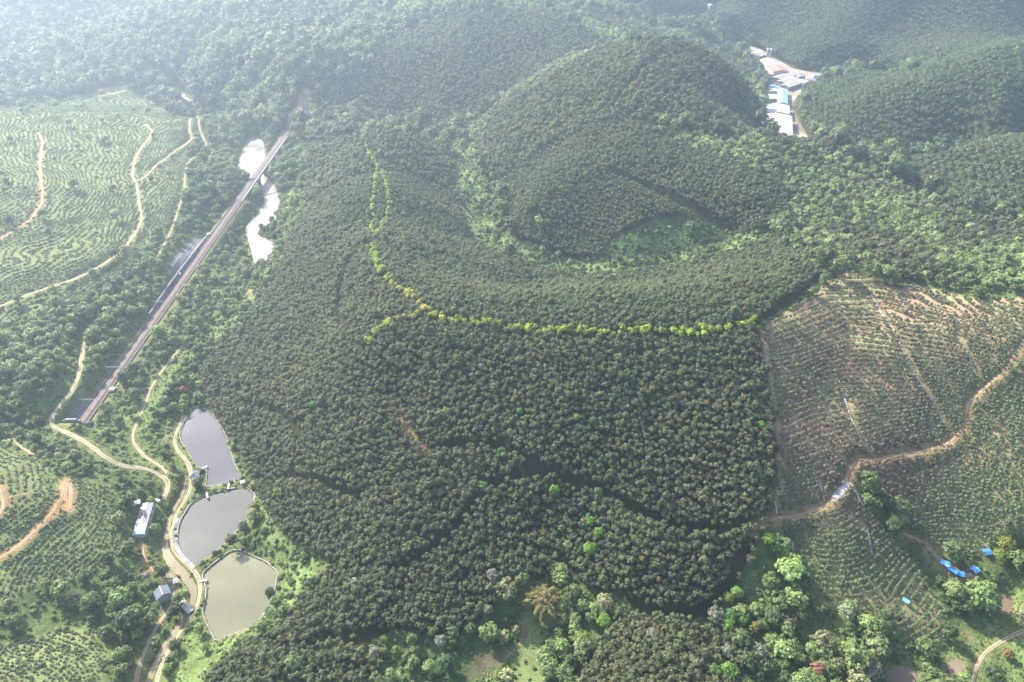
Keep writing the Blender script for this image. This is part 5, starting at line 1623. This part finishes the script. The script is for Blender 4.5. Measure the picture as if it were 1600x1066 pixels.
# --- yellow-green trees along the ridge paths
yx, yy, yl = [], [], []
for k, ln in enumerate(yellow_xy):
    L = np.concatenate([[0], np.cumsum(np.linalg.norm(np.diff(ln, axis=0), axis=1))])
    s = np.arange(1.0, L[-1], 2.1 if k < 3 else 2.75)
    p = np.stack([np.interp(s, L, ln[:, 0]), np.interp(s, L, ln[:, 1])], -1)
    w = 1.0 if k in (3, 4, 5) else .6
    for dy in ((-.9, .9) if k in (3, 4, 5) else (0,)):
        q = p + rng.normal(0, .5, p.shape)
        d = np.gradient(p, axis=0); d /= np.linalg.norm(d, axis=1)[:, None]
        q += np.stack([-d[:, 1], d[:, 0]], -1) * dy * w
        keep = rng.random(len(q)) < (.82 if k in (3, 4, 5) else .8)
        yx += list(q[keep, 0]); yy += list(q[keep, 1]); yl += [k] * int(keep.sum())
yx, yy, yl = np.array(yx), np.array(yy), np.array(yl)
u, v, _ = seen_at(yx, yy, zat(yx, yy))
gold = np.clip(1 - np.abs(u - 655) / 75, 0, 1) * ((v > 435) & (v < 515)) + rng.normal(0, .12, len(yx)) + .12
gold = np.clip(gold * .75, 0, 1)[:, None]
yc = (np.array([.30, .40, .05]) * (1 - gold) + np.array([.42, .36, .10]) * gold) * np.exp(rng.normal(0, .16, len(yx)))[:, None]
V = variants_of(6, 211, 1.75, 6.3, 1.6, 14, 10, .38, 5.4, .11)
lab = ['yellow-green tree in the line that climbs the north end of the ridge', 'yellow-green tree in the left branch of the forked line on the north spur', 'yellow-green tree in the right branch of the forked line on the north spur',
       'golden green tree in the line that comes down the ridge from the fork', 'yellow-green tree in the long line along the crest of the big hill', 'bright yellow-green tree in the short line on the left spur of the crest']
grp = ['yellow-green trees at the north end of the ridge', 'left branch of the forked yellow-green line', 'right branch of the forked yellow-green line', 'golden green line down the ridge', 'yellow-green line along the crest', 'short yellow-green line on the left spur']
for k in range(6):
    m = yl == k
    stand('lime_green_tree', 'tree', lab[k], grp[k], None, None, yx[m], yy[m], 1.7, 6, np.exp(rng.normal(-.18, .17, m.sum())), yc[m], V, solo=260)

# --- mixed forest, pale forest, old rubber
x, y = jitter_grid(6.0, .3, rot=.1)
zn = zone_at(x, y, 9)
cl = clear_at(x, y)
mixed = (zn == FOREST) & (cl > 2.0) & open_ahead(x, y, 17)
xm, ym = x[mixed], y[mixed]
sz = np.exp(rng.normal(0, .3, len(xm))) * 1.05
col = palette(xm, ym, [(.038, .062, .034), (.056, .082, .038), (.080, .106, .044), (.108, .136, .054), (.15, .17, .08)], 131, 70, .24)
V = variants_of(8, 311, 3.5, 7.8, 3.5, 26, 9, .7, 9, .2, ragged=.4, spread=.34)
stand('forest_tree', 'tree', 'broad mixed-green forest tree on the hazy far slopes', 'forest trees that show largest on the far slopes', 'forest_trees', 'rest of the mixed forest on the far hills', xm, ym, 3.2, 9, sz, col, V, noun='broad forest tree')
COUNTS['forest'] = len(xm)
x, y = jitter_grid(3.9, .28, rot=.9)
zn = zone_at(x, y, 12)
pale = (zn == PALE) & (clear_at(x, y) > 1.2)
# a ragged sprinkling of the same light trees along the edges of the dark plantation
xp, yp = x[pale], y[pale]
mix = fbm(xp, yp, 48, 141, 3) + rng.normal(0, .25, len(xp))
sz = np.exp(rng.normal(0, .22, len(xp))) * 1.0
light = palette(xp, yp, [(.095, .13, .052), (.13, .17, .066), (.165, .205, .086), (.20, .225, .12)], 151, 35, .16)
dark = palette(xp, yp, [(.058, .075, .036), (.08, .093, .044), (.10, .10, .052)], 152, 35, .16)
col = np.where((mix > .02)[:, None], light, dark)
V = variants_of(8, 411, 2.0, 4.2, 1.8, 16, 9, .46, 5, .13, ragged=.35)
stand('light_green_tree', 'tree', 'light green young forest tree on the broad saddle right of the big hill', 'light green trees of the saddle that show largest', 'light_green_trees', 'rest of the light green woodland on the right-hand saddle', xp, yp, 2.1, 6, sz, col, V, noun='light woodland tree')
COUNTS['pale'] = len(xp)
x, y = jitter_grid(4.7, .13, rot=.22)
zn = zone_at(x, y, 6)
rb = (zn == RUBBER) & (clear_at(x, y) > 2.0)
xr, yr = x[rb], y[rb]
sz = rng.uniform(.85, 1.15, len(xr))
col = palette(xr, yr, [(.060, .084, .040), (.074, .10, .046), (.088, .108, .05), (.10, .108, .06)], 161, 80, .12)
V = variants_of(8, 511, 2.55, 6.8, 2.3, 16, 9, .58, 8, .15, ragged=.22)
stand('rubber_tree', 'tree', 'round-crowned rubber tree in the even plantation on the far right hills', 'rubber trees of the far right hills that show largest', 'rubber_trees', 'rest of the rubber plantation on the far right hills', xr, yr, 2.6, 9, sz, col, V, noun='round rubber tree')
COUNTS['rubber'] = len(xr)

# --- valley broadleaf trees and thickets
x, y = jitter_grid(4.6, .32, rot=.7)
zn = zone_at(x, y, 8)
cl = clear_at(x, y)
_u, _v, _ = seen_at(x, y, zat(x, y))
dens = .56 + .55 * fbm(x, y, 34, 171, 3) - .16 * ((_u < 260) & (_v > 660)) - .08 * (_u < 480)
m = (zn == VALLEY) & (cl > 1.9) & (rng.random(len(x)) < dens) & (open_ahead(x, y, 8) | (rng.random(len(x)) < .12))
m |= (zn == MEADOW) & (cl > 2.4) & (rng.random(len(x)) < .035)
m |= (zn == GULLY) & (cl > 2.0) & (rng.random(len(x)) < .10)
m |= (zn == SHRUB) & (cl > 2.0) & (rng.random(len(x)) < .06)
m |= (zn == TERRACE) & (cl > 2.0) & (rng.random(len(x)) < .012)
x, y, cl = x[m], y[m], cl[m]
big = sstep(-.2, .5, fbm(x, y, 60, 181, 2))
u, v, _ = seen_at(x, y, zat(x, y))
sz = np.exp(rng.normal(-.38, .26, len(x))) * (1 + .45 * big)
sz = np.where((u > 1150) & (v > 840), sz * 1.35, sz)
sz = np.where((u < 480) & (v < 480), sz * 1.05, sz)
sz = np.minimum(sz, np.maximum(cl * .42, .35))
col = palette(x, y, [(.055, .084, .036), (.080, .114, .043), (.11, .152, .053), (.138, .182, .066), (.155, .16, .078)], 191, 50, .2)
odd = rng.random(len(x))
col[odd < .05] = np.array([.17, .24, .05]) * np.exp(rng.normal(0, .1, ((odd < .05).sum(), 1)))
col[(odd > .05) & (odd < .075)] = np.array([.22, .23, .16])
V = variants_of(8, 611, 3.1, 4.6, 2.9, 40, 11, .50, 5.6, .2, limbs=4, ragged=.38, spread=.30)
stand('valley_tree', 'tree', 'green broad-crowned tree in the thickets of the valley floor', 'valley trees that show largest', 'valley_trees', 'rest of the trees and thickets in the valley', x, y, 3.1, 6, sz, col, V, parts=True, noun='broad-crowned tree')
COUNTS['valley'] = len(x)

# --- young plantation in contour rows
x, y = jitter_grid(1.0, .35, x0=120, x1=640, y0=120, y1=520)
zn = zone_at(x, y, 4)
m = zn == YOUNG
x, y = contour_rows(x[m], y[m], ROW_Z[YOUNG], 1.5)
m = (clear_at(x, y) > .6) & (rng.random(len(x)) > .06) & (zone_at(x, y, 4) == YOUNG)
x, y = x[m], y[m]
u, v, _ = seen_at(x, y, zat(x, y))
grn = np.maximum(sstep(1430, 1600, u + .35 * (v - 600) + 60 * fbm(x, y, 40, 201, 2)), .8 * sstep(225, 198, y))
sz = rng.uniform(.6, 1.08, len(x))
a = palette(x, y, [(.092, .11, .066), (.12, .135, .082), (.16, .145, .098), (.195, .14, .105)], 202, 30, .18)
b = palette(x, y, [(.085, .12, .058), (.11, .15, .07), (.14, .18, .085)], 203, 30, .18)
col = a * (1 - grn[:, None]) + b * grn[:, None]
V = variants_of(8, 711, .95, 1.75, 1.15, 9, 8, .27, 2.4, .06, cone=.35, ragged=.3)
stand('young_tree', 'young tree', 'small grey-green young tree in the terraced rows of the right-hand plantation', 'young trees of the terraced plantation that show largest', 'young_trees', 'rest of the young trees in terraced rows on the right', x, y, 1.0, 2.6, sz, col, V, noun='young plantation tree')
COUNTS['young'] = len(x)

# --- bushes of the terraced fields on the left
x, y = jitter_grid(1.05, .35, x0=-900, x1=-40, y0=130, y1=1300)
zn = zone_at(x, y, 4)
m = zn == TERRACE
x, y = contour_rows(x[m], y[m], ROW_Z[TERRACE], 1.15)
x, y = x + rng.normal(0, .2, len(x)), y + rng.normal(0, .2, len(x))
m = (clear_at(x, y) > .5) & (rng.random(len(x)) < .86 + .5 * fbm(x, y, 22, 205, 3)) & (zone_at(x, y, 4) == TERRACE)
x, y = x[m], y[m]
sz = rng.uniform(.45, .95, len(x)) * (1 + .3 * fbm(x, y, 25, 211, 2))
col = palette(x, y, [(.080, .102, .046), (.105, .13, .054), (.132, .158, .066), (.158, .178, .086)], 212, 26, .2)
V = variants_of(6, 811, .85, .62, .62, 8, 8, .26, .6, .05, ragged=.35)
stand('terrace_bush', 'bush', 'low green bush in the terraced rows of the left-hand fields', 'bushes of the terraced fields that show largest', 'terrace_bushes', 'rest of the bushes in terraced rows on the left', x, y, .9, 1.2, sz, col, V, sink=.05, noun='bush in a terraced row')
COUNTS['terrace'] = len(x)

# --- low shrubs and ground cover (nobody could count them)
x, y = jitter_grid(2.3, .4, x0=-900, x1=900, y0=60, y1=1100)
zn = zone_at(x, y, 6)
cl = clear_at(x, y, YARD_CLEAR)
pr = np.select([zn == SHRUB, zn == VALLEY, zn == MEADOW, zn == GULLY, zn == YOUNG, zn == TERRACE, zn == PALE], [.85, .62, .22, .4, .17, .22, .10], 0.0)
pr = pr * np.clip(.9 + .7 * fbm(x, y, 15, 221, 3), .2, 1.4)
m = (rng.random(len(x)) < pr) & (cl > .5)
x, y, zn, cl = x[m], y[m], zn[m], cl[m]
sz = np.minimum(np.exp(rng.normal(-.3, .35, len(x))), np.maximum(cl * .7, .35))
sz = np.where(zn == MEADOW, sz * .55, np.where((zn == YOUNG) | (zn == TERRACE), sz * .6, sz))
col = palette(x, y, [(.066, .098, .040), (.092, .132, .048), (.122, .168, .060), (.155, .185, .08)], 222, 22, .2)
V = variants_of(6, 911, 1.3, .75, .95, 12, 9, .36, .9, .05, ragged=.4)
shr = []
xs, ys = x, y
stand('shrub', 'shrub', 'loose bright green shrub in the undergrowth of the valley', 'shrubs that show largest', 'undergrowth', 'bright green undergrowth of shrubs and creepers', x, y, 1.3, 1.4, sz, col, V, sink=.1, noun='loose shrub')
COUNTS['shrub'] = len(x)

# --- grass tufts on the meadows and banks
x, y = jitter_grid(1.5, .4, x0=-420, x1=430, y0=110, y1=700)
zn = zone_at(x, y, 6)
cl = clear_at(x, y, YARD_CLEAR)
m = (np.isin(zn, [MEADOW, SHRUB, VALLEY])) & (cl > .15) & (cl < 11) & (rng.random(len(x)) < np.where(zn == MEADOW, .8, .4))
x, y = x[m], y[m]
sz = rng.uniform(.5, 1.2, len(x))
col = palette(x, y, [(.09, .14, .045), (.12, .18, .055), (.16, .2, .08)], 232, 14, .18)
tufts = []
for k in range(4):
    q, t = crown_arrays(960 + k, .5, .12, .28, 6, 6, .2, core=.3)
    tufts.append((q, t, None))
z = zat(x, y) - .05
ms = []
g0 = [plant_mesh('grass_tuft', q, t, ['leaf']) for q, t, _ in tufts]
so = []
for k, i in enumerate(range(4)):
    o = bpy.data.objects.new('grass_tuft', g0[k])
    COL.objects.link(o)
    o.location = (x[i], y[i], z[i])
    o['leafcol'] = [.12, .17, .055]
    tag(o, 'tuft of grass at the edge of the fields', 'grass', 'grass tufts', 'stuff')
    so.append(o)
instancer('grass', 'green grass on the meadows and banks', so, x, y, z, sz, rng.uniform(0, 6.28, len(x)), col)
COUNTS['grass'] = len(x)

# --- golden bamboo clump: culms bending outwards, each with a feathery plume
c = BAMBOO
bz = float(c[2])
bam = thing('bamboo_clump', 'golden feathery bamboo clump in the dark gully at the bottom', 'bamboo', (c[0], c[1], bz))
for k in range(46):
    g = np.random.default_rng(5000 + k)
    a = k * 2.39996 + g.normal(0, .2)
    f = math.sqrt((k + .5) / 46)
    reach, top = (.8 + 8.4 * f) * g.uniform(.8, 1.15), g.uniform(9.5, 11) - 3.6 * f * f
    b0 = np.array([math.cos(a) * f * .9, math.sin(a) * f * .9, -.4])
    pts = []
    for t in np.linspace(0, 1, 9):
        pts.append((b0[0] + math.cos(a) * reach * t ** 2.1, b0[1] + math.sin(a) * reach * t ** 2.1, -.4 + (top + .4) * (1 - (1 - t) ** 1.7) - 1.6 * f * t ** 4))
    s = Shape()
    for p, q in zip(pts[:-1], pts[1:]):
        s.bar(p, q, .06, 5, .05, caps=False)
    cu = s.make('culm', 'culm', bam)
    qs, tn = [], []
    tipv = np.array(pts)
    for j in range(150):
        t = .48 + .55 * g.random()
        i = min(int(t * 8), 7)
        p = tipv[i] + (tipv[i + 1] - tipv[i]) * (t * 8 - i)
        wdt = .85 * math.sin(math.pi * min(1, max(0, (t - .44) / .62))) + .1
        p = p + g.normal(0, .62, 3) * wdt
        nrm = g.normal(size=3) + np.array([0, 0, .8]); nrm /= np.linalg.norm(nrm)
        sd = np.cross(nrm, (math.cos(a + g.normal(0, .6)), math.sin(a), g.normal(0, .3))); sd /= np.linalg.norm(sd)
        ld = np.cross(sd, nrm)
        sz_ = g.uniform(.28, .55)
        qs.append([p - ld * sz_, p + sd * sz_ * .45, p + ld * sz_, p - sd * sz_ * .45]); tn.append(np.clip(g.normal(.5, .2), 0, 1))
    pl = bpy.data.objects.new('plume', plant_mesh('plume', np.array(qs), np.array(tn), ['leaf'])); COL.objects.link(pl)
    pl.parent = cu
    pl['leafcol'] = [.36 * g.uniform(.85, 1.1), .33 * g.uniform(.9, 1.08), .15]

# --- the pale palm on the bank of the grey pond
c = on_level(404.5, 721, 8)
pm = thing('palm_tree', 'pale spiky palm at the forest edge above the grey pond', 'palm', (c[0], c[1], float(zat(c[0], c[1]))))
trunk_arrays(7001, 3.2, .18, .3, 0).make('trunk', 'pale_bark', pm)
for k in range(11):
    a = k * 2 * math.pi / 11 + random.uniform(-.15, .15)
    el = random.uniform(.1, .7)
    qs = []
    for t in np.linspace(0, 1, 7)[:-1]:
        def pp(t, sd):
            rr = 2.6 * t
            z = 2.6 + rr * math.tan(el) * .6 - 1.3 * t * t
            w = .34 * math.sin(math.pi * min(.97, .12 + t * .85))
            return (math.cos(a) * rr - math.sin(a) * w * sd, math.sin(a) * rr + math.cos(a) * w * sd, z - abs(sd) * w * .4)
        qs.append([pp(t, -1), pp(t + 1 / 6, -1), pp(t + 1 / 6, 0), pp(t, 0)])
        qs.append([pp(t, 0), pp(t + 1 / 6, 0), pp(t + 1 / 6, 1), pp(t, 1)])
    fr = bpy.data.objects.new('frond', plant_mesh('frond', np.array(qs), np.full(len(qs), .6), ['leaf'])); COL.objects.link(fr)
    fr.parent = pm
    fr['leafcol'] = [.24, .27, .20]
print('PLANTS', COUNTS)

# ------------------------------------------------------------------ the air: one even haze over the whole valley
hz, nt, out = new_mat('haze_air')
hz.cycles.homogeneous_volume = True
hz.cycles.volume_sampling = 'MULTIPLE_IMPORTANCE'
pv_ = nt.nodes.new('ShaderNodeVolumePrincipled')
pv_.inputs['Color'].default_value = (.68, .83, 1.0, 1)
pv_.inputs['Density'].default_value = .00029
pv_.inputs['Anisotropy'].default_value = .55
nt.links.new(pv_.outputs[0], out.inputs['Volume'])
X0, X1, Y0, Y1 = GX[0] - 40, GX[-1] + 40, GY[0] - 40, GY[-1] + 40
zt = max(CAM_H, float(Z.max()) + 16) + 6
ho = Shape().box(X0, X1, Y0, Y1, float(Z.min()) - 1.0, zt).make('haze', hz)
tag(ho, kind='stuff')
